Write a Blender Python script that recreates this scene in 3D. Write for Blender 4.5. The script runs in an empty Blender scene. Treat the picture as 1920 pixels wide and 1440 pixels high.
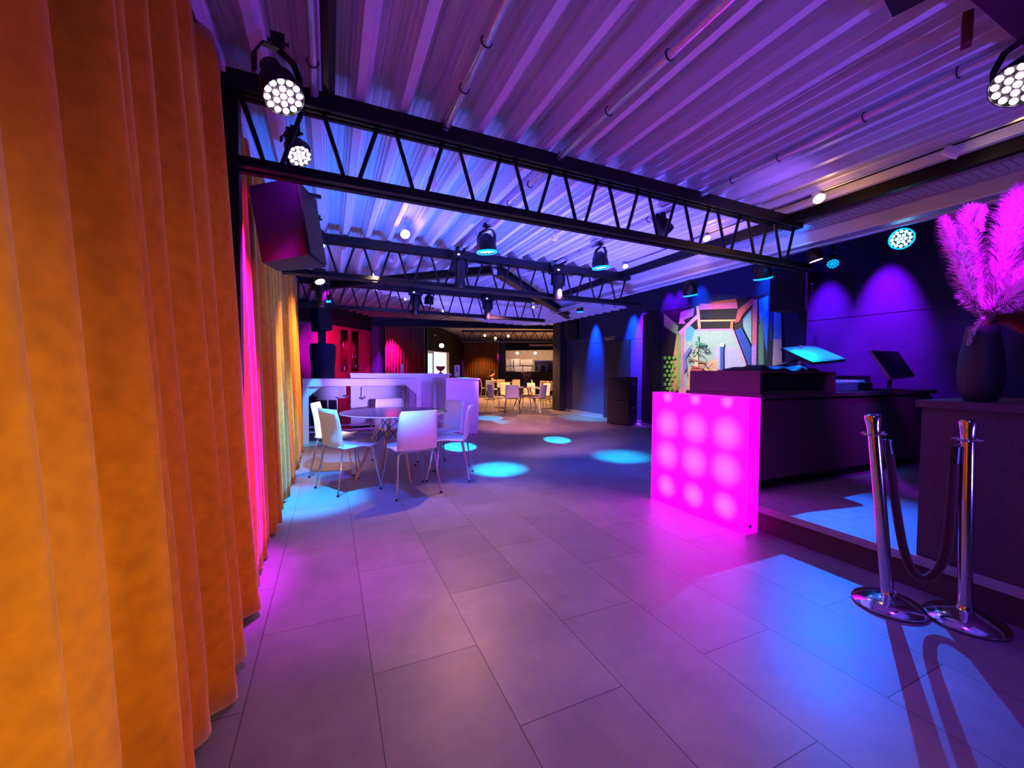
import bpy, bmesh, math, random
from mathutils import Vector, Matrix, noise
random.seed(7)
S = bpy.context.scene
COL = S.collection
PI = math.pi

# ------------------------------------------------------------------ camera model
FPX, H = 757.0, 1.22
YAW, PITCH, ROLL = math.radians(24.25), math.radians(-1.743), math.radians(.434)
def cam_axes():
    fw = Vector((math.sin(YAW), math.cos(YAW), 0)); r = Vector((math.cos(YAW), -math.sin(YAW), 0)); u = Vector((0, 0, 1))
    f2 = fw*math.cos(PITCH) + u*math.sin(PITCH); u2 = u*math.cos(PITCH) - fw*math.sin(PITCH)
    return r*math.cos(ROLL) + u2*math.sin(ROLL), u2*math.cos(ROLL) - r*math.sin(ROLL), f2
CR, CU, CF = cam_axes()
EYE = Vector((0, 0, H))
def ray(px, py): return CR*((px-960)/FPX) + CU*((720-py)/FPX) + CF
def V(px, py, v): return EYE + ray(px, py)*v                 # point at distance v along the view axis
def at(px, py, axis, val):                                   # point on an axis-aligned plane
    d = ray(px, py); i = 'xyz'.index(axis); return EYE + d*((val-EYE[i])/d[i])

cd = bpy.data.cameras.new('camera'); cam = bpy.data.objects.new('camera', cd); COL.objects.link(cam)
cam.matrix_world = Matrix.Translation(EYE) @ Matrix((CR, CU, -CF)).transposed().to_4x4()
cd.sensor_fit = 'HORIZONTAL'; cd.sensor_width = 36; cd.lens = 36*FPX/1920; cd.clip_start = .02
S.camera = cam

# ------------------------------------------------------------------ materials
MATS = {}
def lin(c):
    return tuple(((x/12.92) if x <= .04045 else ((x+.055)/1.055)**2.4) for x in c)
def mat(name, rgb, rough=.6, metal=0, emis=None, es=0, nscale=0, namt=.15, bump=0, spec=.5, sheen=0, alpha=1, trans=0, stretch=None):
    if name in MATS: return MATS[name]
    m = bpy.data.materials.new(name); m.use_nodes = True; nt = m.node_tree; b = nt.nodes['Principled BSDF']
    col = lin(rgb)+(1,)
    b.inputs['Base Color'].default_value = col; b.inputs['Roughness'].default_value = rough; b.inputs['Metallic'].default_value = metal
    b.inputs['Specular IOR Level'].default_value = spec
    if sheen: b.inputs['Sheen Weight'].default_value = sheen; b.inputs['Sheen Roughness'].default_value = .4
    if trans: b.inputs['Transmission Weight'].default_value = trans
    if emis: b.inputs['Emission Color'].default_value = lin(emis)+(1,); b.inputs['Emission Strength'].default_value = es
    sc = nscale or 14
    tc = nt.nodes.new('ShaderNodeTexCoord'); no = nt.nodes.new('ShaderNodeTexNoise'); no.inputs['Scale'].default_value = sc; no.inputs['Detail'].default_value = 5
    src = tc.outputs['Object']
    if stretch:
        mp = nt.nodes.new('ShaderNodeMapping'); mp.inputs['Scale'].default_value = stretch; nt.links.new(src, mp.inputs[0]); src = mp.outputs[0]
    nt.links.new(src, no.inputs['Vector'])
    cr = nt.nodes.new('ShaderNodeValToRGB'); a = namt if nscale else .05
    cr.color_ramp.elements[0].position = .3; cr.color_ramp.elements[1].position = .7
    cr.color_ramp.elements[0].color = tuple(c*(1-a) for c in col[:3])+(1,); cr.color_ramp.elements[1].color = tuple(min(1, c*(1+a)) for c in col[:3])+(1,)
    nt.links.new(no.outputs['Fac'], cr.inputs[0]); nt.links.new(cr.outputs[0], b.inputs['Base Color'])
    if bump:
        bp = nt.nodes.new('ShaderNodeBump'); bp.inputs['Strength'].default_value = bump; bp.inputs['Distance'].default_value = .01
        nt.links.new(no.outputs['Fac'], bp.inputs['Height']); nt.links.new(bp.outputs[0], b.inputs['Normal'])
    MATS[name] = m; return m

black_metal = mat('black_metal', (.05, .05, .06), .45, 0, nscale=30, namt=.2, spec=.3)
black_matte = mat('black_matte', (.05, .05, .06), .7)
deck_mat = mat('deck_steel', (.80, .80, .84), .42, 0, nscale=6, namt=.06, spec=.5, stretch=(1, .15, 1))
chrome = mat('chrome', (.85, .85, .88), .12, 1, nscale=20, namt=.03)
steel = mat('steel_tube', (.75, .76, .8), .28, 1, nscale=20, namt=.05)
pipe_mat = mat('galvanised_pipe', (.78, .80, .85), .22, .55, nscale=25, namt=.08)
velvet = mat('ochre_velvet', (.74, .46, .05), .85, 0, nscale=26, namt=.16, bump=.12, sheen=.25, spec=.12)
velvet_dark = mat('brown_curtain', (.42, .22, .06), .9, 0, nscale=9, namt=.25, sheen=.3, spec=.1)
navy = mat('navy_wall', (.20, .22, .36), .75, 0, nscale=8, namt=.08, spec=.25)
black_wall = mat('black_wall', (.07, .07, .09), .8, 0, nscale=8, namt=.1, spec=.2)
white_lam = mat('white_laminate', (.86, .86, .88), .4, 0, nscale=5, namt=.03)
plywood = mat('pale_chair_shell', (.88, .86, .85), .4, 0, nscale=6, namt=.03)
wood = mat('beech_wood', (.70, .56, .46), .5, 0, nscale=12, namt=.2, stretch=(4, 4, .5))
dark_top = mat('dark_tabletop', (.22, .22, .26), .18, 0, nscale=20, namt=.1)
panel_dark = mat('aubergine_panel', (.34, .24, .28), .6, 0, nscale=60, namt=.15, spec=.3)
plat_mat = mat('platform_vinyl', (.55, .55, .58), .5, 0, nscale=18, namt=.15)
rubber = mat('black_rubber', (.04, .04, .04), .8)
spk_mat = mat('speaker_cabinet', (.08, .08, .09), .6, 0, nscale=150, namt=.3, bump=.2)
grille_mat = mat('speaker_grille', (.05, .05, .055), .7, 0, nscale=300, namt=.5, bump=.3)
screen_mat = mat('dark_screen', (.02, .02, .03), .15)
plastic = mat('black_plastic', (.06, .06, .07), .35)
vase_mat = mat('anthracite_ceramic', (.17, .16, .2), .55, 0, nscale=120, namt=.2, bump=.15)
pampas_mat = mat('pampas_fluff', (.85, .70, .74), .8, 0, nscale=30, namt=.2)
stem_mat = mat('dry_stem', (.6, .45, .35), .8)
rope_mat = mat('burgundy_rope', (.26, .04, .04), .8, 0, nscale=200, namt=.3, bump=.5, sheen=.3)
skin = mat('skin', (.78, .55, .44), .5); shirt = mat('black_shirt', (.04, .04, .05), .8); hair_m = mat('dark_hair', (.06, .04, .03), .6)
copper = mat('copper', (.72, .42, .28), .3, 1, nscale=20, namt=.1)
warm_wall = mat('kitchen_wall', (.80, .74, .68), .6, 0, nscale=6, namt=.1)
magenta_panel = mat('raspberry_panel', (.62, .10, .28), .6, 0, nscale=12, namt=.1)
glassy = mat('smoked_glass', (.08, .05, .05), .1)
bottle_m = mat('bottle_glass', (.5, .5, .52), .15)
def emit(name, rgb, st): return mat(name, rgb, .5, emis=rgb, es=st)
led_mag = emit('led_pink_white', (1, .86, 1), 12)
led_cyan = emit('led_cyan_white', (.62, .95, 1), 7)
led_ring = emit('led_cyan_ring', (0, .55, 1), 3)
warm_lamp = emit('warm_lamp', (1, .86, .62), 14)
white_lamp = emit('white_lamp', (1, .97, .92), 5)

def add_node_mat(name, build):
    m = bpy.data.materials.new(name); m.use_nodes = True; build(m.node_tree, m.node_tree.nodes['Principled BSDF']); MATS[name] = m; return m
def floor_nodes(nt, b):
    N = nt.nodes.new; L = nt.links.new
    tc = N('ShaderNodeTexCoord'); mp = N('ShaderNodeMapping'); mp.inputs['Rotation'].default_value = (0, 0, -PI/2); mp.inputs['Location'].default_value = (0.13, .15, 0)
    L(tc.outputs['Object'], mp.inputs[0])
    br = N('ShaderNodeTexBrick'); br.inputs['Scale'].default_value = 1; br.inputs['Brick Width'].default_value = .9; br.inputs['Row Height'].default_value = .44
    br.inputs['Mortar Size'].default_value = .0022; br.inputs['Mortar Smooth'].default_value = .3; br.inputs['Bias'].default_value = 0
    br.inputs['Color1'].default_value = (.185, .18, .18, 1); br.inputs['Color2'].default_value = (.235, .228, .225, 1); br.inputs['Mortar'].default_value = (.05, .045, .045, 1)
    L(mp.outputs[0], br.inputs['Vector'])
    n1 = N('ShaderNodeTexNoise'); n1.inputs['Scale'].default_value = 3.2; n1.inputs['Detail'].default_value = 9; n1.inputs['Roughness'].default_value = .7
    L(tc.outputs['Object'], n1.inputs['Vector'])
    cr = N('ShaderNodeValToRGB'); cr.color_ramp.elements[0].position = .3; cr.color_ramp.elements[0].color = (.72, .72, .74, 1); cr.color_ramp.elements[1].position = .72; cr.color_ramp.elements[1].color = (1.15, 1.13, 1.12, 1)
    L(n1.outputs['Fac'], cr.inputs[0])
    mx = N('ShaderNodeMixRGB'); mx.blend_type = 'MULTIPLY'; mx.inputs[0].default_value = 1; L(br.outputs['Color'], mx.inputs[1]); L(cr.outputs[0], mx.inputs[2])
    L(mx.outputs[0], b.inputs['Base Color'])
    rr = N('ShaderNodeMapRange'); rr.inputs['To Min'].default_value = .34; rr.inputs['To Max'].default_value = .5; L(n1.outputs['Fac'], rr.inputs[0]); L(rr.outputs[0], b.inputs['Roughness'])
    b.inputs['Specular IOR Level'].default_value = .35
    bp = N('ShaderNodeBump'); bp.inputs['Strength'].default_value = .25; bp.inputs['Distance'].default_value = .003; L(br.outputs['Fac'], bp.inputs['Height']); bp.invert = True
    L(bp.outputs[0], b.inputs['Normal'])
floor_mat = add_node_mat('stone_look_tiles', floor_nodes)
def lightbox_nodes(nt, b):
    # nine LED clusters behind an opal front: glow falls off around each cluster
    N = nt.nodes.new; L = nt.links.new
    tc = N('ShaderNodeTexCoord'); sp = N('ShaderNodeSeparateXYZ'); L(tc.outputs['Object'], sp.inputs[0])
    tot = None
    for iy in range(3):
        for iz in range(4):
            cy = .185 + iy*.305; cz = (.17, .46, .745, 1.0)[iz]; s = (.105, .135, .135, .06)[iz]
            vm = N('ShaderNodeVectorMath'); vm.operation = 'DISTANCE'
            cb = N('ShaderNodeCombineXYZ'); L(sp.outputs['Y'], cb.inputs[1]); L(sp.outputs['Z'], cb.inputs[2])
            L(cb.outputs[0], vm.inputs[0]); vm.inputs[1].default_value = (0, cy, cz)
            mr = N('ShaderNodeMapRange'); mr.interpolation_type = 'SMOOTHSTEP'; mr.inputs['From Min'].default_value = s*1.25; mr.inputs['From Max'].default_value = 0; L(vm.outputs['Value'], mr.inputs[0])
            if tot is None: tot = mr.outputs[0]
            else:
                a = N('ShaderNodeMath'); a.operation = 'MAXIMUM'; L(tot, a.inputs[0]); L(mr.outputs[0], a.inputs[1]); tot = a.outputs[0]
    cr = N('ShaderNodeValToRGB'); e = cr.color_ramp.elements
    e[0].position = 0; e[0].color = (1.0, 0.0, 1.0, 1); e[1].position = 1; e[1].color = (1, .03, 1, 1)
    q = cr.color_ramp.elements.new(.3); q.color = (1, .01, 1, 1)
    L(tot, cr.inputs[0]); L(cr.outputs[0], b.inputs['Emission Color']); b.inputs['Emission Strength'].default_value = 6.0
    b.inputs['Base Color'].default_value = (.12, .02, .12, 1); b.inputs['Roughness'].default_value = .35
box_glow = add_node_mat('opal_lightbox_front', lightbox_nodes)
box_side = mat('opal_lightbox_side', (.3, .03, .35), .4, emis=(.97, 0, 1), es=2.0)
def perf_nodes(nt, b):
    N = nt.nodes.new; L = nt.links.new
    tc = N('ShaderNodeTexCoord'); vo = N('ShaderNodeTexVoronoi'); vo.inputs['Scale'].default_value = 22; vo.inputs['Randomness'].default_value = 0
    L(tc.outputs['Object'], vo.inputs['Vector'])
    cr = N('ShaderNodeValToRGB'); cr.color_ramp.interpolation = 'CONSTANT'; cr.color_ramp.elements[0].color = (.04, .04, .05, 1); cr.color_ramp.elements[1].position = .27; cr.color_ramp.elements[1].color = (.55, .55, .58, 1)
    L(vo.outputs['Distance'], cr.inputs[0]); L(cr.outputs[0], b.inputs['Base Color']); b.inputs['Roughness'].default_value = .45
perf_mat = add_node_mat('perforated_steel', perf_nodes)

# ------------------------------------------------------------------ mesh helpers
class MB:
    def __init__(s): s.bm = bmesh.new()
    def box(s, c, d, rz=0, M=None, bev=0):
        r = bmesh.ops.create_cube(s.bm, size=1)['verts']
        T = Matrix.Translation(Vector(c)) @ Matrix.Rotation(rz, 4, 'Z') @ Matrix.Diagonal((d[0], d[1], d[2], 1))
        if M is not None: T = M @ T
        bmesh.ops.transform(s.bm, matrix=T, verts=r)
        if bev:
            eds = list({e for v in r for e in v.link_edges}); bmesh.ops.bevel(s.bm, geom=eds, offset=bev, segments=2, affect='EDGES', profile=.7)
        return s
    def bx(s, x0, x1, y0, y1, z0, z1, bev=0): return s.box(((x0+x1)/2, (y0+y1)/2, (z0+z1)/2), (abs(x1-x0), abs(y1-y0), abs(z1-z0)), bev=bev)
    def tube(s, pts, r, n=10, cap=True, up=None):
        pts = [Vector(p) for p in pts]; rings = []; rr = r if isinstance(r, (list, tuple)) else [r]*len(pts)
        ref = None
        for i, p in enumerate(pts):
            t = (pts[min(i+1, len(pts)-1)] - pts[max(i-1, 0)]).normalized()
            if ref is None: ref = t.orthogonal().normalized()
            ref = (ref - t*ref.dot(t)).normalized(); b = t.cross(ref)
            rings.append([s.bm.verts.new(p + (ref*math.cos(2*PI*k/n) + b*math.sin(2*PI*k/n))*rr[i]) for k in range(n)])
        for a, b in zip(rings, rings[1:]):
            for k in range(n): s.bm.faces.new((a[k], a[(k+1) % n], b[(k+1) % n], b[k]))
        if cap: s.bm.faces.new(rings[0][::-1]); s.bm.faces.new(rings[-1])
        return s
    def lathe(s, prof, n=28, M=None, c=(0, 0, 0), sx=1, sy=1):
        M = M or Matrix.Translation(Vector(c)); rings = []
        for r, z in prof:
            if r < 1e-5: rings.append([s.bm.verts.new(M @ Vector((0, 0, z)))])
            else: rings.append([s.bm.verts.new(M @ Vector((r*sx*math.cos(2*PI*k/n), r*sy*math.sin(2*PI*k/n), z))) for k in range(n)])
        for a, b in zip(rings, rings[1:]):
            if len(a) == 1 and len(b) == 1: continue
            for k in range(n):
                if len(a) == 1: s.bm.faces.new((a[0], b[(k+1) % n], b[k]))
                elif len(b) == 1: s.bm.faces.new((a[k], a[(k+1) % n], b[0]))
                else: s.bm.faces.new((a[k], a[(k+1) % n], b[(k+1) % n], b[k]))
        return s
    def prism(s, pts, off):                                   # polygon + thickness vector
        off = Vector(off); a = [s.bm.verts.new(Vector(p)) for p in pts]; b = [s.bm.verts.new(Vector(p)+off) for p in pts]
        n = len(a); s.bm.faces.new(a[::-1]); s.bm.faces.new(b)
        for k in range(n): s.bm.faces.new((a[k], a[(k+1) % n], b[(k+1) % n], b[k]))
        return s
    def grid(s, rows):
        vs = [[s.bm.verts.new(p) for p in r] for r in rows]
        for a, b in zip(vs, vs[1:]):
            for k in range(len(a)-1): s.bm.faces.new((a[k], a[k+1], b[k+1], b[k]))
        return s
    def build(s, name, m, parent=None, smooth=False, loc=None):
        bmesh.ops.recalc_face_normals(s.bm, faces=s.bm.faces)
        me = bpy.data.meshes.new(name); 
        if loc is not None: bmesh.ops.translate(s.bm, vec=-Vector(loc), verts=s.bm.verts)
        s.bm.to_mesh(me); s.bm.free()
        if isinstance(m, (list, tuple)):
            for q in m: me.materials.append(q)
        else: me.materials.append(m)
        if smooth:
            for p in me.polygons: p.use_smooth = True
            try: me.set_sharp_from_angle(angle=math.radians(40))
            except Exception: pass
        o = bpy.data.objects.new(name, me); COL.objects.link(o)
        if loc is not None: o.location = loc
        if parent is not None: o.parent = parent
        return o
def tag(o, label, cat, group=None, kind=None):
    o['label'] = label; o['category'] = cat
    if group: o['group'] = group
    if kind: o['kind'] = kind
    return o
def struct(o): o['kind'] = 'structure'; return o
def empty(name, label, cat, loc=(0, 0, 0), rz=0, group=None):
    o = bpy.data.objects.new(name, None); COL.objects.link(o); o.location = loc; o.rotation_euler = (0, 0, rz); o.empty_display_size = .05
    return tag(o, label, cat, group)
def copy_tree(o, parent=None):
    c = o.copy(); COL.objects.link(c); c.parent = parent
    for ch in [x for x in list(COL.objects) if x.parent == o]: copy_tree(ch, c)
    return c
def frame(d, up=Vector((0, 0, 1))):                           # matrix whose -Z looks along d
    d = Vector(d).normalized(); z = -d; x = up.cross(z)
    x = x.normalized() if x.length > 1e-3 else Vector((1, 0, 0)); y = z.cross(x)
    return Matrix((x, y, z)).transposed().to_4x4()
def text_mesh(name, txt, size, m, M, parent):
    cu = bpy.data.curves.new(name, 'FONT'); cu.body = txt; cu.size = size; cu.extrude = .0006; cu.align_x = 'CENTER'
    t = bpy.data.objects.new(name, cu); me = bpy.data.meshes.new_from_object(t); bpy.data.objects.remove(t)
    me.transform(M); me.materials.append(m); o = bpy.data.objects.new(name, me); COL.objects.link(o); o.parent = parent; return o

# ------------------------------------------------------------------ setting
struct(MB().bx(-2.5, 16, -3, 30, -.1, 0).build('floor', floor_mat))
def deck(name, x0, x1, y0, y1, z, m, p=.2255, d=.125, rz=0, piv=(0, 0), phase=0, clip=None):
    prof = [(0, 0), (.042, 0), (.052, .33*d), (.060, .36*d), (.066, .66*d), (.074, .70*d), (.082, d), (.100, d), (.106, d-.014), (.114, d-.014), (.120, d), (.146, d), (.152, d-.014), (.160, d-.014), (.166, d), (.186, d), (.194, .70*d), (.202, .66*d), (.208, .36*d), (.216, .33*d)]
    pts = []; x = x0+phase
    while x < x1:
        pts += [(x+a, z+b) for a, b in prof]; x += p
    bm = MB(); n = max(1, int((y1-y0)/2.3))
    rows = [[Vector((a, y0+(y1-y0)*k/n, b)) for a, b in pts] for k in range(n+1)]
    bm.grid(rows)
    # sheet thickness
    r2 = [[v+Vector((0, 0, .012)) for v in r] for r in rows]; bm.grid(r2)
    bm.grid([rows[0], r2[0]]); bm.grid([rows[-1], r2[-1]])
    if rz: bmesh.ops.rotate(bm.bm, verts=bm.bm.verts, cent=(piv[0], piv[1], 0), matrix=Matrix.Rotation(rz, 3, 'Z'))
    for co, no in (clip or []):
        bmesh.ops.bisect_plane(bm.bm, geom=bm.bm.verts[:]+bm.bm.edges[:]+bm.bm.faces[:], plane_co=co, plane_no=no, clear_outer=True)
    return struct(bm.build(name, m))
deck('ceiling', -1.22, 3.80, -2.2, 7.25, 2.66, deck_mat, phase=.0)
deck('ceiling_back', -4, 13, -7, 9, 2.66, deck_mat, rz=PI/4, piv=(3, 6.5), clip=[((0, 7.27, 0), (0, -1, 0)), ((6.1, 0, 0), (1, 0, 0)), ((-.95, 0, 0), (-1, 0, 0)), ((0, 12.5, 0), (0, 1, 0)), (tuple(V(960, 700, 12.6)), (CF.x, CF.y, 0))])
struct(MB().bx(-.95, -.80, -2.6, 9.5, 0, 3).build('wall_left', black_wall))
# right wall with its horizontal joint and a mural opening
struct(MB().bx(6.8, 6.95, -1.5, 11.0, 0, 2.035).bx(6.8, 6.95, -1.5, 11.0, 2.045, 3.5).bx(6.806, 6.95, -1.5, 11.0, 2.0, 2.1).build('wall_right', navy))
struct(MB().bx(6.55, 6.8, 6.9, 7.25, 0, 2.55).build('trim_1', mat('dark_pillar', (.10, .10, .17), .8)))
struct(MB().bx(6.77, 6.8, 7.25, 7.95, 0, .07).bx(6.77, 6.8, 9.0, 11, 0, .07).bx(6.53, 6.55, 6.9, 7.25, 0, .07).build('baseboard_right', mat('baseboard_paint', (.45, .45, .5), .5)))
struct(MB().bx(4.45, 6.9, -1.5, 7.3, 3.45, 3.6).build('ceiling_dark', black_wall))
struct(MB().bx(6.55, 6.95, 10.9, 11.35, 0, 3).build('trim_2', mat('dark_pillar', (.1, .1, .17))))
d = MB().bx(6.765, 6.8, 7.95, 8.95, .01, 2.03).build('door_1', mat('dark_door', (.09, .09, .15), .6)); struct(d)
MB().bx(6.70, 6.765, 8.45, 8.85, 2.07, 2.13).bx(6.66, 6.70, 8.3, 8.9, 2.14, 2.16).build('door_closer', steel, d)
MB().tube([(6.765, 8.05, 1.0), (6.70, 8.05, 1.0), (6.70, 8.18, 1.0)], .01).build('door_handle', steel, d)
# platform behind the booth
struct(MB().bx(3.04, 6.8, -.9, 3.2, 0, .165).build('platform', panel_dark))
struct(MB().bx(3.015, 6.8, -.9, 3.2, .165, .2).build('platform_top', plat_mat))
struct(MB().bx(3.0, 3.015, -.9, 3.2, .155, .203).build('trim_3', mat('platform_nosing', (.62, .58, .6), .5)))

# right edge steel beam with perforated tray
t = empty('ceiling_beam', 'long white steel edge beam with perforated cable tray above the booth', 'beam', (4.2, 2, 2.45))
def child(mb, name, m, par, smooth=False):
    o = mb.build(name, m, None, smooth); o.parent = par
    o.matrix_parent_inverse = Matrix.LocRotScale(par.location, par.rotation_euler, None).inverted(); return o
child(MB().bx(4.20, 4.42, -2, 7.6, 2.47, 2.485).bx(4.20, 4.42, -2, 7.6, 2.625, 2.64).bx(4.30, 4.312, -2, 7.6, 2.485, 2.625), 'beam_flange', deck_mat, t)
child(MB().bx(3.98, 4.17, -2, 7.6, 2.60, 2.605).bx(3.98, 3.984, -2, 7.6, 2.60, 2.66).bx(4.166, 4.17, -2, 7.6, 2.60, 2.66), 'cable_tray', perf_mat, t)
zz = MB(); y = -2
while y < 7.5:
    zz.tube([(4.18, y, 2.60), (4.19, y+.035, 2.64), (4.18, y+.07, 2.60)], .006, 5, False); y += .07
child(zz, 'zigzag_lattice', mat('zigzag_wire', (.6, .6, .66), .4), t)
child(MB().tube([(4.24, -1.5, 2.44), (4.24, 7.4, 2.44)], .012), 'conduit', pipe_mat, t)
child(MB().bx(3.80, 3.86, -2, 7.3, 2.58, 2.70), 'edge_angle', black_metal, t)

# ------------------------------------------------------------------ trusses
def truss(y, x0, x1, label, zb=2.2, zt=2.66, s=1.0, name='lattice_girder'):
    t = empty(name, label, 'truss', (x0, y, zb), 0, None)
    xt = min(x1, 3.97)
    child(MB().bx(x0, xt, y-.055*s, y-.012, zt-.10, zt-.015).bx(x0, xt, y+.012, y+.055*s, zt-.10, zt-.015).bx(x0, xt, y-.03, y+.03, zt-.10, zt-.08), 'top_chord', black_metal, t)
    child(MB().bx(x0, x1, y-.055*s, y-.018, zb, zb+.012).bx(x0, x1, y-.022, y-.014, zb, zb+.06).bx(x0, x1, y+.018, y+.055*s, zb, zb+.012).bx(x0, x1, y+.014, y+.022, zb, zb+.06), 'bottom_chord', black_metal, t)
    rod = None; n = int(round((xt-x0)/.36)); p = (xt-x0)/n
    for k in range(n):
        for sgn in (0, 1):
            a = Vector((x0+k*p+(.04 if not sgn else p/2+.03), y, zt-.07 if not sgn else zb+.03)); b = Vector((x0+k*p+(p/2-.03 if not sgn else p-.04), y, zb+.03 if not sgn else zt-.07))
            o = child(MB().tube([a, b], .012, 8), 'diagonal_rod', black_metal, t, True)
    return t
truss(2.38, -.44, 4.19, 'nearest black lattice girder crossing under the corrugated ceiling')
truss(4.72, -.44, 4.19, 'second black lattice girder, between the nearest one and the far one')
truss(7.02, -.44, 3.85, 'third black lattice girder at the end of the corrugated ceiling')
tag(MB().bx(-.475, -.405, 2.40, 2.47, 0, 2.66).build('steel_column', black_metal), 'slim black steel column between the two ochre curtains', 'column')
def bar45(a, b, w, h, name, label):
    a, b = Vector(a), Vector(b); dd = b-a; rz = math.atan2(dd.y, dd.x); m = (a+b)/2; L = dd.length
    q = MB().box(m+Vector((0, 0, h/2-.006)), (L, w, .012), rz).box(m-Vector((0, 0, h/2-.006)), (L, w, .012), rz).box(m, (L, .012, h-.02), rz)
    return tag(q.build(name, black_metal), label, 'beam')
bar45((-.25, 6.96, 2.50), (1.88, 4.80, 2.50), .1, .1, 'brace_beam', 'black diagonal brace running from the second girder back to the left')
bar45((1.95, 4.80, 2.50), (4.98, 7.93, 2.50), .12, .12, 'brace_beam', 'thick black diagonal brace running from the second girder back to the right')

# conduits under the deck
for i, (x, y0, y1, lab) in enumerate([(-.065, -1.8, 2.35, 'leftmost pale conduit with cable ties beside the left spotlight'), (.615, -1.8, 2.45, 'pale steel conduit under the ceiling, second from the left'),
        (1.375, -1.8, 2.5, 'blue lit steel conduit under the ceiling in the middle of the near bay'), (1.375, 2.5, 4.6, 'short steel conduit holding the middle round spotlight'),
        (2.67, -1.8, 4.7, 'long steel conduit with black cable ties on the right of the ceiling')]):
    t = empty('ceiling_conduit', lab, 'pipe', (x, y0, 2.625))
    pipe_o = child(MB().tube([(x, y0, 2.625), (x, y1, 2.625)], .021, 14), 'pipe', pipe_mat, t, True)
    y = max(y0, 0)+.25
    while y < y1-.1:
        child(MB().tube([(x+.025*math.cos(k*PI/6), y, 2.625+.025*math.sin(k*PI/6)) for k in range(13)], .003, 5), 'cable_tie', rubber, pipe_o); y += random.uniform(.3, .5)
tag(MB().tube([(2.71, 0, 2.64), (2.72, 1.2, 2.64), (2.70, 2.2, 2.645), (2.71, 4.5, 2.64)], .012, 6).build('power_cable', rubber), 'black cable bundle tied along the right hand conduit', 'cable')
tag(MB().tube([(3.52, 0, 2.64), (3.52, 4.3, 2.64)], .006, 5).build('power_cable', rubber), 'thin black cable feeding the row of warm ceiling spots', 'cable')
tag(MB().tube([(.0, -1.8, 2.632), (.0, 2.3, 2.632)], .03, 8).build('cable_duct', black_metal), 'black cable duct beside the left conduit', 'duct')

tag(MB().bx(-.44, 3.97, .50, .69, 2.57, 2.658).build('steel_beam', black_metal), 'black steel beam crossing the ceiling at the top right corner of the picture', 'beam')
tag(MB().box((2.32, .765, 2.595), (.05, .03, .12), .4).build('ceiling_bracket', mat('brown_bracket', (.35, .14, .08), .5)), 'small brown bracket plate under the ceiling at the top right corner', 'bracket')
tag(MB().box((1.93, .80, 2.63), (.16, .10, .05), .2).build('power_box', black_metal), 'small black box on the ceiling cut by the top edge of the picture', 'box')
# ------------------------------------------------------------------ curtains
def curtain(name, label, y0, y1, ztop, xt, xb, pitch, amp, m, seed, flare=0.0, cat='curtain', tx=None):
    rnd = random.Random(seed); ph = []; y = y0
    centers = []
    while y < y1:
        w = pitch*rnd.uniform(.55, 1.35); centers.append((y, w, rnd.uniform(.5, 1.15), rnd.uniform(-.25, .25))); y += w
    ny = int((y1-y0)/.011); nz = 26; rows = []
    for j in range(nz+1):
        f = j/nz; z = .025+(ztop-.025)*f; row = []
        for i in range(ny+1):
            y = y0+(y1-y0)*i/ny
            yy = y + .02*math.sin(f*3+y*3)*(1-f)
            for cy, w, a, sk in centers:
                if cy <= yy < cy+w: break
            u = min(max((yy-cy)/w, 0), 1)
            s = math.sin(PI*min(1, max(0, u**(1.0+sk*.9))))
            fold = (s**1.1)*a*(.75+.25*(1-f)) 
            x = (xb+(xt-xb)*f) + amp*(fold*1.4-1.0) + .012*noise.noise(Vector((y*14, f*1.6, seed)))*(1.5-f) + .006*math.sin(y*60+f*2)*(1-f)
            if f > .97: x -= .01
            zz2 = z + (.012*math.sin(y*17+seed) if j == 0 else 0)
            if f < .08 and j == 1: x -= .003
            row.append(Vector((x, y+flare*(1-f)*(y-y0)/(y1-y0), zz2)))
        rows.append(row)
    q = MB().grid(rows); t = empty(name, label, cat, (xb, (y0+y1)/2, 0))
    o = child(q, 'cloth', m, t, True)
    for p in o.data.polygons: p.use_smooth = True
    o.modifiers.new('s', 'SOLIDIFY').thickness = .004
    hem = MB().grid([[v+Vector((.0025, 0, .0)) for v in [r.copy() for r in rows[1]]], [v+Vector((.004, 0, .006)) for v in rows[1]]])
    child(hem, 'hem_seam', m, t, True)
    return t
curtain('velvet_curtain', 'ochre velvet curtain in deep folds nearest the viewer', -.9, 2.30, 2.655, -.455, -.362, .165, .072, velvet, 3, flare=.18)
curtain('velvet_curtain', 'far ochre velvet curtain past the black column, lit pink and cyan', 2.52, 7.15, 2.64, -.44, -.38, .22, .055, velvet, 11)
tag(MB().tube([(-.50, -.9, 2.645), (-.50, 7.15, 2.645)], .01, 8).build('curtain_rail', black_metal), 'black rail carrying the ochre curtains under the ceiling', 'rail')

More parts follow.
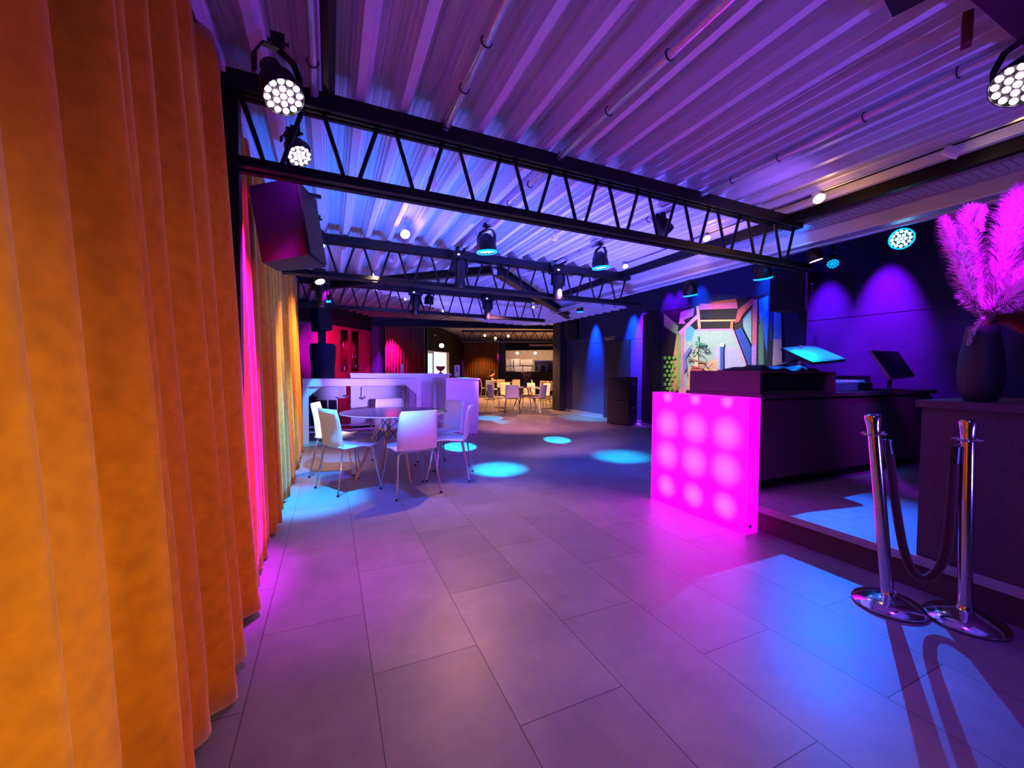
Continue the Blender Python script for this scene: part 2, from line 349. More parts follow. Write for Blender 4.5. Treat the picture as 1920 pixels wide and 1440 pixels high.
# ------------------------------------------------------------------ light fixtures
def led_disc(M, R, n_ring, m, r=.0085, name='led', par=None):
    q = MB(); pts = [(0, 0)]
    for ring in range(1, n_ring+1):
        k = 6*ring
        pts += [(R*ring/n_ring*.86*math.cos(2*PI*i/k+ring), R*ring/n_ring*.86*math.sin(2*PI*i/k+ring)) for i in range(k)]
    for x, y in pts:
        q.lathe([(0, -.006), (r*.8, -.004), (r, 0), (0, 0.001)], 8, M @ Matrix.Translation((x, y, 0)))
    return q
def par_can(pos, d, label, led, R=.075, group=None, hang=2.62, bell=False, ring=None, name='stage_spotlight'):
    pos = Vector(pos); d = Vector(d).normalized(); M = Matrix.Translation(pos) @ frame(d)
    t = empty(name, label, 'stage light', pos, 0, group)
    if bell: prof = [(0, .17), (R*.45, .165), (R*.95, .12), (R*1.12, .06), (R*1.12, 0), (R, -.005), (R*.98, .02), (0, .02)]
    else: prof = [(0, .19), (R*.55, .19), (R*.62, .12), (R*.95, .09), (R*1.05, .03), (R*1.05, 0), (R, -.002), (R*.97, .015), (0, .015)]
    hs = child(MB().lathe(prof, 28, M), 'housing', black_metal, t, True)
    child(led_disc(M @ Matrix.Translation((0, 0, .008)), R*.93, 2, led, r=R*.17), 'led_array', led, hs)
    if ring: child(MB().lathe([(R*1.02, -.012), (R*1.15, -.008), (R*1.15, .006), (R*1.02, .002), (R*1.02, -.012)], 28, M), 'rim', ring, hs, True)
    # yoke
    X = (M.to_3x3() @ Vector((1, 0, 0))).normalized(); B = pos + (M.to_3x3() @ Vector((0, 0, .08)))
    top = Vector((pos.x, pos.y, 0)); 
    off = -d; upv = Vector((0, 0, 1)); hp = B + upv*(R*1.9)
    if hp.z > hang-.05: hp.z = hang-.05
    w = R*1.25; arc = [B-X*w, B-X*w+(hp-B)*.5, B-X*w*.7+(hp-B)*.88, hp, B+X*w*.7+(hp-B)*.88, B+X*w+(hp-B)*.5, B+X*w]
    q = MB()
    for a, b in zip(arc, arc[1:]):
        m = (a+b)/2; L = (b-a).length; z = (b-a).normalized(); yv = X.cross(z) if abs(X.dot(z)) < .999 else Vector((0, 1, 0)); yv.normalize(); xv = yv.cross(z)
        q.box((0, 0, 0), (.006, R*.42, L*1.08), M=Matrix.Translation(m) @ Matrix((xv, yv, z)).transposed().to_4x4())
    child(q, 'yoke', black_metal, t)
    child(MB().tube([hp, Vector((hp.x, hp.y, hang))], .012, 8).box((hp.x, hp.y, hang-.01), (.05, .035, .04)).tube([(hp.x-.04, hp.y, hang-.02), (hp.x+.04, hp.y, hang-.02)], .008, 6), 'clamp', black_metal, t)
    return t
def spot(loc, tgt, rgb, power, ang, blend=.3, rad=.03):
    l = bpy.data.lights.new('lamp', 'SPOT'); l.energy = power; l.color = lin(rgb); l.spot_size = math.radians(ang); l.spot_blend = blend; l.shadow_soft_size = rad
    o = bpy.data.objects.new('lamp', l); COL.objects.link(o); loc = Vector(loc); o.matrix_world = Matrix.Translation(loc) @ frame(Vector(tgt)-loc); return o
def area(loc, tgt, rgb, power, sx, sy):
    l = bpy.data.lights.new('lamp', 'AREA'); l.energy = power; l.color = lin(rgb); l.shape = 'RECTANGLE'; l.size = sx; l.size_y = sy
    o = bpy.data.objects.new('lamp', l); COL.objects.link(o); loc = Vector(loc); o.matrix_world = Matrix.Translation(loc) @ frame(Vector(tgt)-loc); return o
def point(loc, rgb, power, rad=.03):
    l = bpy.data.lights.new('lamp', 'POINT'); l.energy = power; l.color = lin(rgb); l.shadow_soft_size = rad
    o = bpy.data.objects.new('lamp', l); COL.objects.link(o); o.location = loc; return o

CYAN = (0, .72, 1); BLUE = (.05, .35, 1); MAG = (.95, .05, 1); PURP = (.55, .05, 1); PINK = (1, .62, .75); WARM = (1, .78, .5)

par_can((-.17, 1.98, 2.365), (.30, -.42, -.85), 'large pink-lit LED spotlight at the top left beside the ochre curtain', led_mag, .078, hang=2.63)
par_can((-.15, 2.62, 2.43), (.30, -.5, -.8), 'smaller pink-lit LED spotlight under the near girder at the left', led_mag, .062, hang=2.6)
par_can((1.37, 3.65, 2.36), (.1, .05, -1), 'round black spotlight with white-cyan face, hanging in the middle of the ceiling', led_cyan, .085, bell=True, ring=led_ring)
par_can((2.67, 3.62, 2.35), (.12, .0, -1), 'round black spotlight with cyan face, right of the middle one', led_cyan, .078, bell=True, ring=led_ring)
par_can((2.70, 2.70, 2.45), (.65, -.1, -.6), 'tilted black spotlight seen through the near girder', led_cyan, .062, hang=2.6)
par_can((4.42, 1.80, 2.37), (-.75, -.62, -.35), 'dazzling cyan-white spotlight on the edge beam above the booth', led_cyan, .075, hang=2.5, ring=led_ring)
par_can((4.35, 2.95, 2.27), (.3, .1, -1), 'bell shaped spotlight with cyan rim beside the painted wall', led_cyan, .082, hang=2.5, bell=True, ring=led_ring)
par_can((4.42, 4.0, 2.27), (.3, .1, -1), 'bell shaped spotlight with cyan rim above the left of the painted wall', led_cyan, .08, hang=2.5, bell=True, ring=led_ring)
par_can((4.35, 2.42, 2.33), (.2, -.2, -1), 'black spotlight with pink LEDs at the right end of the near girder', led_mag, .06, hang=2.5)
par_can((5.34, 2.79, 2.50), (-.7, -.45, -.7), 'added dim black spotlight behind the edge beam over the DJ desk', led_ring, .06, hang=2.9)  # fixture added to hold the blue key lamp
tag(MB().tube([(5.34, 1.2, 2.92), (5.34, 4.6, 2.92)], .025, 10).build('lighting_bar', black_metal), 'black lighting bar hanging behind the edge beam over the booth', 'bar')
par_can((2.38, .645, 2.32), (-.62, .1, -.55), 'purple-white spotlight cut by the top right edge of the picture', led_mag, .075, hang=2.63)
par_can((4.60, 6.9, 2.44), (.1, .1, -1), 'small spotlight with thin cyan rim at the far right wall corner', led_cyan, .06, hang=2.62, bell=True, ring=led_ring)
par_can((-.08, 4.05, 2.33), (.2, -.3, -1), 'cyan-white spotlight just beyond the big hanging loudspeaker', led_cyan, .05, hang=2.6)
par_can((-.12, 4.45, 2.27), (.3, -.5, -1), 'upper pink spotlight behind the big hanging loudspeaker', led_mag, .05, hang=2.6)
par_can((-.10, 5.2, 2.24), (.3, -.5, -1), 'lower pink spotlight behind the big hanging loudspeaker', led_mag, .055, hang=2.6)
par_can((-.05, 7.2, 2.33), (.1, .0, -1), 'cyan rimmed spotlight at the far end of the curtain', led_cyan, .06, hang=2.6, ring=led_ring)
par_can((-.16, 8.0, 2.22), (.3, -.4, -1), 'small pink spotlight by the far dark blue loudspeaker', led_mag, .045, hang=2.6)
par_can((1.62, 7.25, 2.42), (0, .1, -1), 'round black spotlight beyond the third girder, left', black_metal, .075, hang=2.6, bell=True)
par_can((2.72, 7.25, 2.42), (0, .1, -1), 'round black spotlight beyond the third girder, right', black_metal, .075, hang=2.6, bell=True)

def moving_head(pos, label, z=2.6, L=.30, yaw=0):
    t = empty('moving_head_light', label, 'stage light', pos, yaw)
    x, y, zz_ = pos
    child(MB().box((x, y, zz_-.04), (.22, .16, .075), bev=.012).box((x, y, (zz_+2.663)/2), (.10, .05, 2.663-zz_)), 'base', black_metal, t)
    child(MB().box((x-.045, y-.085, zz_-.045), (.022, .008, .014)), 'display', white_lamp, t)
    for sx in (-1, 1): child(MB().box((x+sx*.075, y, zz_-.14), (.03, .07, .17), bev=.008), 'yoke_arm', black_metal, t)
    Mh = Matrix.Translation((x, y, zz_-.19)) @ Matrix.Rotation(.08, 4, 'X')
    hd = child(MB().lathe([(0, .12), (.045, .12), (.062, .08), (.066, -.03), (.056, -.12), (.064, -.17), (.052, -.215), (0, -.21)], 20, Mh), 'head', plastic, t, True)
    child(MB().lathe([(0, -.218), (.042, -.219), (.044, -.212)], 18, Mh), 'lens', glassy, hd, True)
    return t
moving_head((1.39, 4.58, 2.60), 'black moving head light on the second girder, left one')
moving_head((2.71, 4.58, 2.57), 'black moving head light on the second girder, right one')
moving_head((1.32, 6.90, 2.57), 'black moving head light on the third girder, left one')
moving_head((2.61, 6.90, 2.57), 'black moving head light on the third girder, right one')
moving_head((-.10, 6.4, 2.52), 'black moving head light at the far end of the curtain')

def small_spot(pos, d, label, glow=warm_lamp, s=1.0):
    t = empty('track_spot', label, 'ceiling spot', pos); d = Vector(d).normalized(); M = Matrix.Translation(Vector(pos)) @ frame(d)
    sh = child(MB().lathe([(0, .07*s), (.022*s, .068*s), (.034*s, .02*s), (.036*s, 0), (.033*s, 0), (.030*s, .012*s), (0, .012*s)], 18, M), 'lamp_shade', white_lam, t, True)
    child(MB().lathe([(0, -.002), (.022*s, .002), (.029*s, .011*s), (0, .011*s)], 18, M), 'bulb', glow, sh, True)
    child(MB().tube([Vector(pos)-d*.05*s, (pos[0], pos[1], 2.67)], .005, 6), 'bracket', steel, t)
small_spot((.69, 4.15, 2.58), (.05, -.65, -.6), 'bright warm ceiling spot at the left of the middle bay', s=1.3)
small_spot((3.52, 1.95, 2.60), (-.3, -.5, -.7), 'bright warm ceiling spot over the booth, nearest of its row', s=1.2)
small_spot((3.53, 3.0, 2.60), (-.2, -.5, -.7), 'warm ceiling spot seen through the right end of the near girder')
small_spot((3.51, 4.23, 2.60), (-.2, -.5, -.7), 'warm ceiling spot left of the right round spotlight')
small_spot((3.56, 1.18, 2.60), (.3, -.5, -.25), 'tilted warm ceiling spot shining along the right edge of the ceiling', s=1.2)
small_spot((.69, 2.98, 2.57), (.2, .5, -.5), 'small warm spot clipped above the near girder')
small_spot((.70, 5.2, 2.57), (.2, .3, -.7), 'small warm spot clipped to the second girder')
small_spot((.70, 7.1, 2.58), (.1, -.6, -.7), 'warm spot between the second and third girders')
small_spot((3.2, 7.0, 2.6), (.1, -.6, -.7), 'warm spot by the right half of the third girder')
for (px, py, v), lab in zip([(831, 583, 8.6), (855, 609, 13), (1000, 576, 8.0), (909, 629, 15), (929, 634, 16), (953, 630, 15), (760, 561, 8.2), (1004, 604, 12)],
      ['warm spot under the slanted far ceiling', 'warm spot at the start of the beige back ceiling', 'pair of tiny warm lamps right of the third girder', 'leftmost of three tiny lamps by the back room girder',
       'middle of three tiny lamps by the back room girder', 'rightmost of three tiny lamps by the back room girder', 'small pale spot left under the slanted far ceiling', 'tiny lamp near the right end of the back ceiling']):
    p = V(px, py, v); t = empty('track_spot', lab, 'ceiling spot', p); s = v/16
    child(MB().lathe([(0, .045*s), (.035*s, .03*s), (.045*s, 0), (.035*s, -.03*s), (0, -.045*s)], 12, Matrix.Translation(p)), 'bulb', warm_lamp, t, True)
    child(MB().tube([p+Vector((0, 0, .04*s)), p+Vector((.02, 0, .12))], .006, 5), 'bracket', black_metal, t)
# smoke detector
t = empty('smoke_detector', 'small white detector on the corrugated ceiling', 'detector', at(1040, 445, 'z', 2.6))
p = t.location
child(MB().lathe([(0, -.035), (.025, -.03), (.035, -.01), (.04, .02), (0, .02)], 18, Matrix.Translation(p)), 'cover', white_lam, t, True)
child(MB().tube([p+Vector((0, 0, .02)), p+Vector((0, 0, .07))], .012, 8), 'mount', white_lam, t)

# ------------------------------------------------------------------ loudspeakers
def loudspeaker(c, dims, rz, label, tilt=0, bracket=None, name='loudspeaker', m=spk_mat):
    t = empty(name, label, 'loudspeaker', c); M = Matrix.Translation(Vector(c)) @ Matrix.Rotation(rz, 4, 'Z') @ Matrix.Rotation(tilt, 4, 'X')
    w, dd, h = dims; k = .68
    pts = [(-w/2, -dd/2), (w/2, -dd/2), (w/2*k, dd/2), (-w/2*k, dd/2)]
    cb = child(MB().prism([M @ Vector((x, y, -h/2)) for x, y in pts], M.to_3x3() @ Vector((0, 0, h))), 'cabinet', m, t)
    child(MB().box((0, -dd/2-.008, 0), (w*.94, .014, h*.95), M=M, bev=.004), 'grille', grille_mat, cb)
    child(MB().tube([M @ Vector((w/2+.012, .02, -.06)), M @ Vector((w/2+.03, .02, -.06)), M @ Vector((w/2+.03, .02, .06)), M @ Vector((w/2+.012, .02, .06))], .006, 6), 'handle', black_metal, cb)
    if bracket:
        q = MB()
        for a, b in bracket: q.tube([a, b], .014, 8)
        child(q, 'bracket', black_metal, t)
    return t
loudspeaker((-.235, 2.88, 2.10), (.30, .28, .45), math.radians(72), 'big black loudspeaker hanging beside the curtain, its flank lit violet', tilt=math.radians(-9),
            bracket=[((-.22, 2.85, 2.25), (-.22, 2.78, 2.662)), ((-.30, 2.80, 2.3), (-.05, 2.9, 2.33))])
loudspeaker((-.16, 8.1, 2.18), (.27, .28, .50), math.radians(35), 'dark blue loudspeaker hanging past the end of the curtain', tilt=-.1, bracket=[((-.16, 8.2, 2.4), (-.16, 8.2, 2.662))], m=mat('blue_black', (.12, .13, .22), .6))
loudspeaker((6.45, 3.92, 2.50), (.46, .40, .64), math.radians(-75), 'black loudspeaker on the wall beside the painted wall', bracket=[((6.5, 3.9, 2.7), (6.8, 3.9, 2.75))])
loudspeaker((6.55, 10.2, 2.47), (.40, .3, .58), math.radians(-60), 'black loudspeaker high on the far end of the navy wall', bracket=[((6.6, 10.2, 2.6), (6.8, 10.2, 2.6))])
# subwoofer stack
yw = math.radians(-22); e1 = Vector((.375, -.927, 0)); e2 = Vector((.927, .375, 0)); c0 = Vector((6.19, 7.27, 0)) - e1*.275 + e2*.21
for z0, lab in ((.02, 'lower black bass loudspeaker standing on the floor by the navy wall'), (.575, 'upper black bass loudspeaker stacked on the floor one')):
    t = empty('bass_loudspeaker', lab, 'loudspeaker', c0+Vector((0, 0, z0))); M = Matrix.Translation(c0+Vector((0, 0, z0+.273))) @ Matrix.Rotation(math.atan2(e2.y, e2.x), 4, 'Z')
    child(MB().box((0, 0, 0), (.42, .55, .546), M=M, bev=.012), 'cabinet', spk_mat, t)
    cb = t.children[0] if False else COL.objects[-1]
    child(MB().box((-.213, 0, 0), (.012, .51, .50), M=M, bev=.004), 'grille', grille_mat, cb)
    child(MB().box((.02, -.277, .12), (.12, .006, .014), M=M).box((.02, -.279, .11), (.10, .003, .03), M=M), 'handle', steel, t)
    if z0 < .1: child(MB().box((-.15, -.2, -.283), (.05, .05, .02), M=M).box((.15, -.2, -.283), (.05, .05, .02), M=M).box((.15, .2, -.283), (.05, .05, .02), M=M).box((-.15, .2, -.283), (.05, .05, .02), M=M), 'foot', rubber, t)

# ------------------------------------------------------------------ chairs and round table
def make_chair(label, group):
    t = empty('dining_chair', label, 'chair', (0, 0, 0), 0, group)
    path = []
    for k in range(5): path.append((.215-.09*k, .452+(.012 if k == 0 else 0)-.004*k, 0))
    for k in range(1, 7):
        a = k/6*math.radians(82); path.append((-.145-.055*math.sin(a), .436+.055*(1-math.cos(a)), 0))
    for k in range(1, 8): f = k/7; path.append((-.200-.055*f+.01*math.sin(f*PI), .49+.345*f, 0))
    rows = []
    for i, (y, z, _) in enumerate(path):
        hw = .205 if i < 12 else .205-.012*((i-12)/5)
        if i == 0: hw = .175
        if i == len(path)-1: hw -= .012
        row = []
        for k in range(9):
            u = -1+k/4; x = hw*u
            if i < 9: row.append(Vector((x, y, z+.012*abs(u)**2*(-1 if i < 2 else .6))))
            else: row.append(Vector((x, y+.022*u*u, z)))
        rows.append(row)
    o = MB().grid(rows).build('seat_shell', plywood, t, True); o.modifiers.new('s', 'SOLIDIFY').thickness = .012
    for p in o.data.polygons: p.use_smooth = True
    for sx in (-1, 1):
        for sy, zt_ in ((-1, .428), (1, .435)):
            lg = MB().tube([(sx*.10, sy*.13, zt_), (sx*.165, sy*.155, zt_-.003), (sx*.185, sy*.165, zt_-.025), (sx*.205, sy*.20, .2), (sx*.228, sy*.235, .012)], .009, 8).build('leg', steel, t, True)
            MB().lathe([(0, 0), (.012, 0), (.012, .02), (0, .02)], 8, Matrix.Translation((sx*.229, sy*.2365, 0))).build('rubber_foot', rubber, lg)
    MB().tube([(-.10, -.13, .428), (.10, -.13, .428)], .009, 8).tube([(-.10, .13, .435), (.10, .13, .435)], .009, 8).tube([(-.10, -.13, .428), (-.10, .13, .433)], .007, 8).tube([(.10, -.13, .428), (.10, .13, .433)], .007, 8).build('seat_frame', steel, t, True)
    return t
G1 = 'white chairs around the near round table'
chair0 = make_chair('pink-lit white chair with its back to the viewer at the near round table', G1)
chair_n = [0]
def chair(x, y, fx, fy, label, group, z=0):
    c = chair0 if chair_n[0] == 0 else copy_tree(chair0); chair_n[0] += 1
    c.location = (x, y, z); c.rotation_euler = (0, 0, math.atan2(fy, fx)-PI/2); c['label'] = label; c['group'] = group
    return c
chair(.74, 4.135, -.19, .98, 'pink-lit white chair with its back to the viewer at the near round table', G1)
chair(.17, 4.51, .894, .447, 'blue-lit white chair in front on the left of the near round table', G1)
chair(.06, 5.25, .97, -.22, 'white chair half hidden behind the blue-lit one, left of the near round table', G1)
chair(.79, 5.56, .2, -.98, 'white chair on the far side of the near round table, facing the viewer', G1)
chair(1.30, 5.10, -.92, -.39, 'bluish white chair right of the near round table, turned to show its inner back', G1)
chair(1.27, 4.53, -.92, .40, 'rightmost white chair at the near round table, seen edge-on', G1)

def round_table(cx, cy, label, r=.60, legm=wood, rot=0):
    t = empty('round_table', label, 'table', (cx, cy, 0), rot)
    MB().lathe([(0, .728), (r-.03, .728), (r, .738), (r, .744), (r-.003, .748), (0, .748)], 56).build('tabletop', dark_top, t, True)
    MB().lathe([(r-.001, .7365), (r+.0015, .738), (r+.0015, .7455), (r-.001, .747)], 56).build('edge_band', mat('pale_edge', (.8, .78, .8), .4), t, True)
    tops = []
    for k in range(4):
        a = k*PI/2+math.radians(12)
        b = (.16*math.cos(a), .16*math.sin(a), .71); e = (.45*math.cos(a), .45*math.sin(a), .005)
        MB().tube([b, ((b[0]+e[0])/2, (b[1]+e[1])/2, .36), e], [.022, .019, .012], 12).build('leg', legm, t, True); tops.append((b, e))
    q = MB()
    for k in range(4):
        b, e = tops[k]; b2, e2_ = tops[(k+1) % 4]
        mid = lambda u, w, f: tuple(u[i]+(w[i]-u[i])*f for i in range(3))
        q.tube([mid(b, e, .03), mid(b2, e2_, .52)], .004, 6).tube([mid(b2, e2_, .03), mid(b, e, .52)], .004, 6)
    q.build('wire_brace', black_metal, t)
    q = MB()
    for b, e in tops: q.box((b[0], b[1], .715), (.05, .05, .022), math.atan2(b[1], b[0]))
    q.build('bracket', black_metal, t)
    return t
tb = round_table(.69, 4.84, 'near round dark-topped table on beech legs with wire braces')

# ------------------------------------------------------------------ white bar tables, blocks and stools
def bar_table(x0, y0, L, W, hgt, rz, label, gusset=True, T=.09):
    t = empty('bar_table', label, 'table', (x0, y0, 0), rz)
    MB().bx(0, L, 0, W, hgt-.035, hgt).build('tabletop', white_lam, t)
    MB().bx(0, L, 0, T*.6, hgt-.035-T, hgt-.0352).bx(0, L, W-T*.6, W, hgt-.035-T, hgt-.0352).bx(0, T*.6, T*.6, W-T*.6, hgt-.035-T, hgt-.0352).bx(L-T*.6, L, T*.6, W-T*.6, hgt-.035-T, hgt-.0352).build('apron', white_lam, t)
    for (a, b) in ((0, 0), (L-T, 0), (0, W-T), (L-T, W-T)):
        MB().bx(a, a+T, b, b+T, 0, hgt-.036-T, ).build('leg', white_lam, t)
    z = hgt-.035-T
    for (xx, s) in ((T, 1), (L-T, -1)):
        for yb in (T*.1, W-T*.6):
            q = MB().prism([(xx, yb, z), (xx+s*.20, yb, z), (xx, yb, z-.17)], (0, T*.5, 0)); q.build('corner_brace', white_lam, t)
    MB().bx(T, L-T, W-T*.7, W-T*.3, .17, .20).bx(T, L-T, T*.3, T*.6, .17, .20).build('foot_rail', steel, t)
    return t
bar_table(-.415, 7.44, 2.02, .75, 1.075, math.radians(8.5), 'long white bar table with corner braces behind the near round table')
t = empty('bar_counter', 'tall white bar counter with raspberry-lit top behind the bar table', 'counter', (1.3, 8.9, 0))
child(MB().bx(.38, 2.42, 8.85, 9.4, .08, 1.13), 'body', white_lam, t); child(MB().bx(.36, 2.47, 8.80, 9.45, 1.13, 1.165), 'worktop', white_lam, t); child(MB().bx(.42, 2.38, 8.88, 9.36, 0, .08), 'plinth', black_matte, t)
t = empty('bar_block', 'white bar block with open recess on its left side, lit violet', 'counter', (2.1, 7.55, 0))
child(MB().bx(2.02, 2.68, 7.55, 7.59, .14, 1.055), 'front_panel', white_lam, t)
child(MB().bx(2.02, 2.08, 7.5901, 8.62, .14, .20).bx(2.02, 2.08, 7.5901, 8.62, .99, 1.055).bx(2.02, 2.08, 7.5901, 7.65, .20, .99).bx(2.02, 2.08, 8.56, 8.62, .20, .99).bx(2.085, 2.12, 7.65, 8.56, .14, 1.055), 'side_panel', white_lam, t)
child(MB().bx(2.64, 2.68, 7.5901, 8.62, .14, 1.055), 'back_panel', white_lam, t)
child(MB().bx(2.0, 2.70, 7.53, 8.64, 1.055, 1.085), 'worktop', white_lam, t)
child(MB().bx(2.03, 2.67, 7.56, 8.61, 0, .14), 'plinth', white_lam, t)
def stool(x, y, rz, label):
    t = empty('bar_stool', label, 'stool', (x, y, 0), rz, 'white bar stools at the bar table')
    MB().lathe([(0, 0), (.20, 0), (.20, .008), (.03, .022), (.028, .03), (0, .03)], 28).build('base', steel, t, True)
    MB().tube([(0, 0, .02), (0, 0, .65)], .024, 12).build('pole', steel, t, True)
    MB().tube([(.16*math.cos(a), .16*math.sin(a)+.05, .28) for a in [k*PI/8-PI/2+PI/2 for k in range(17)]], .009, 6, False).build('foot_ring', steel, t, True)
    MB().box((0, .02, .67), (.38, .36, .035), bev=.015).build('seat', white_lam, t)
    MB().box((0, -.185, .815), (.44, .03, .19), bev=.014).box((0, -.17, .71), (.30, .02, .06)).build('backrest', white_lam, t)
stool(-.05, 8.58, math.radians(-5), 'white bar stool nearest the curtain behind the bar table')
stool(.13, 9.12, math.radians(-15), 'white bar stool furthest back, just left of the white counter')
stool(.74, 8.46, math.radians(8), 'white bar stool standing right in front of the white counter')

# bowl, dispenser, menu stand, small items on the bar counter
t = empty('copper_bowl', 'copper pedestal bowl at the right end of the white bar counter', 'bowl', (2.28, 9.0, 1.1655))
child(MB().lathe([(0, 0), (.055, 0), (.05, .012), (.022, .03), (.02, .055), (.07, .08), (.10, .13), (.105, .17), (.098, .17), (.092, .132), (.06, .09), (0, .08)], 28, Matrix.Translation((2.28, 9.0, 1.1655))), 'bowl', copper, t, True)
t = empty('menu_stand', 'small upright grey card holder on the bar counter', 'stand', (1.42, 9.0, 1.166))
child(MB().box((1.42, 9.0, 1.27), (.05, .01, .20), .3).box((1.42, 9.0, 1.17), (.07, .05, .01)), 'card_holder', mat('grey_card', (.45, .42, .45), .5), t)
t = empty('soap_dispenser', 'white wall dispenser right of the copper bowl', 'dispenser', V(857, 705, 12.5))
p = t.location
child(MB().box(p+Vector((0, 0, .16)), (.16, .12, .36), -YAW, bev=.02), 'body', white_lam, t); child(MB().box(p+Vector((-.02, -.06, .20)), (.03, .02, .16), -YAW), 'window', plastic, t); child(MB().tube([p-Vector((0, 0, p.z)), p], .02, 8), 'post', steel, t)

# ------------------------------------------------------------------ lightbox
t = empty('light_box', 'glowing magenta light box with round LED blobs in front of the DJ desk', 'light box', (2.845, 2.012, 0))
o = MB().bx(0, .002, 0, .985, .004, 1.035).build('front_panel', box_glow, t)
MB().bx(.0021, .13, 0, .985, .004, 1.035).build('body', box_side, t)
MB().bx(.0, .13, -.0015, -.0001, .02, .021).bx(.03, .06, -.002, -.0001, .05, .075).build('type_plate', mat('plate_grey', (.55, .2, .6), .5), t)
MB().tube([(0, 0, .004), (0, 0, 1.035), (0, .985, 1.035), (0, .985, .004)], .0025, 6).tube([(.13, 0, .004), (.13, 0, 1.035)], .0025, 6).build('edge_trim', mat('edge_trim', (.9, .7, .95), .4), t)

# ------------------------------------------------------------------ DJ desk and near counter
t = empty('dj_desk', 'dark aubergine DJ desk with cupboard doors on the platform', 'desk', (3.3, 2.2, .2))
child(MB().bx(3.32, 6.3, 2.26, 2.95, .30, 1.01), 'body', panel_dark, t)
for k, (a, b) in enumerate(((3.32, 3.87), (3.875, 4.55), (4.555, 5.3), (5.305, 6.29))):
    child(MB().bx(a, b, 2.235, 2.2595, .31, .985), 'door', panel_dark, t)
child(MB().bx(3.38, 6.3, 2.32, 2.9, .2, .30), 'plinth', black_matte, t)
child(MB().bx(3.285, 6.35, 2.215, 3.0, 1.01, 1.048), 'worktop', panel_dark, t)
child(MB().bx(3.285, 3.32, 2.26, 2.98, .2, 1.01), 'side_panel', panel_dark, t)
t = empty('dj_riser', 'dark open-fronted equipment box standing on the DJ desk', 'box', (3.3, 2.25, 1.049))
y0r, y1r = 2.235, 2.96; zr = 1.049; zt = 1.225
child(MB().bx(3.29, 3.315, y0r, y1r, zr, zt).bx(3.315, 4.36, y1r-.02, y1r, zr, zt).bx(4.36, 4.38, y0r, y1r, zr, zt).bx(3.29, 4.38, y0r, y1r, zt, zt+.018).bx(3.315, 4.36, y0r, y1r-.02, zr, zr+.018), 'case', panel_dark, t)
child(MB().bx(3.38, 4.30, y0r+.05, y0r+.5, zr+.0185, zr+.145), 'amplifier', black_matte, t)
# folded black cover on top of the box
rows = []
for j in range(12):
    r = []
    for i in range(22):
        x = 3.34+.9*i/21; y = 2.27+.42*j/11
        z = zt+.020+.03+.028*noise.noise(Vector((x*5, y*7, 1)))+.012*math.sin(x*22+y*9)
        if i in (0, 21) or j in (0, 11): z = zt+.020
        r.append(Vector((x, y, z)))
    rows.append(r)
o = MB().grid(rows).build('folded_cloth', black_matte, None, True); o.modifiers.new('s', 'SOLIDIFY').thickness = .006
tag(o, 'rumpled black cloth lying on the equipment box', 'cloth')
# tilted screen on an arm
t = empty('touch_screen', 'flat tilted touch screen on a silver arm above the equipment box', 'screen', (4.0, 2.6, 1.243))
A = V(1465, 652, 4.12); B_ = V(1524, 679, 3.78); C_ = V(1587, 673, 3.92); D_ = V(1526, 647, 4.38)
n = (B_-A).cross(C_-A).normalized(); n = n if n.z > 0 else -n
child(MB().prism([A, B_, C_, D_], -n*.028), 'housing', plastic, t)
cen = (A+B_+C_+D_)/4
child(MB().prism([cen+(p-cen)*.93+n*.0012 for p in (A, B_, C_, D_)], n*.002), 'screen_glass', mat('pale_screen', (.55, .6, .7), .25), t)
child(MB().tube([cen-n*.03, V(1450, 688, 4.0), Vector((3.72, 2.86, 1.25))], .014, 10), 'arm', steel, t, True)
child(MB().box((3.72, 2.86, 1.250), (.16, .14, .012)), 'foot_plate', steel, t)
t = empty('lamp_post', 'short white upright tube beside the tilted screen', 'post', (4.1, 2.85, 1.05))
pp = V(1500, 690, 4.2)
child(MB().lathe([(0, 0), (.02, 0), (.02, .265), (0, .27)], 14, Matrix.Translation((pp.x, pp.y, 1.245))), 'tube', white_lam, t, True)
child(MB().lathe([(0, 0), (.05, 0), (.045, .012), (0, .014)], 16, Matrix.Translation((pp.x, pp.y, 1.2435))), 'base', black_metal, t, True)
# mixer
t = empty('dj_mixer', 'blue-lit DJ mixer with knobs and white lettering on the desk', 'mixer', (4.86, 2.5, 1.049)); 
Mx = Matrix.Translation((4.86, 2.50, 1.049)) @ Matrix.Rotation(math.radians(4), 4, 'Z')
mxb = child(MB().box((0, 0, .047), (.72, .40, .085), M=Mx, bev=.006), 'body', mat('mixer_body', (.30, .36, .5), .45), t)
child(MB().box((.19, -.2, .05), (.32, .006, .07), M=Mx), 'front_panel', plastic, t)
kn0 = None
for i in range(11):
    for j in range(4):
        mk = Mx @ Matrix.Translation((-.31+.062*i, -.14+.075*j, .09))
        if kn0 is None: kn0 = MB().lathe([(0, 0), (.013, 0), (.011, .022), (0, .023)], 10).build('knob', mat('knob_silver', (.7, .75, .8), .3), None, True); k_ = kn0
        else: k_ = kn0.copy(); COL.objects.link(k_)
        k_.parent = mxb; k_.matrix_parent_inverse = Matrix(); k_.matrix_local = mk
text_mesh('lettering', 'Pioneer Dj', .035, white_lam, Mx @ Matrix.Translation((.20, -.2035, .045)) @ Matrix.Rotation(PI/2, 4, 'X'), t)
tag(MB().tube([(4.66, 2.68, 1.14), (4.67, 2.69, 1.19), (4.64, 2.67, 1.22), (4.65, 2.68, 1.26)], .004, 6).build('white_cable', white_lam), 'thin white cable rising from the back of the DJ mixer', 'cable')
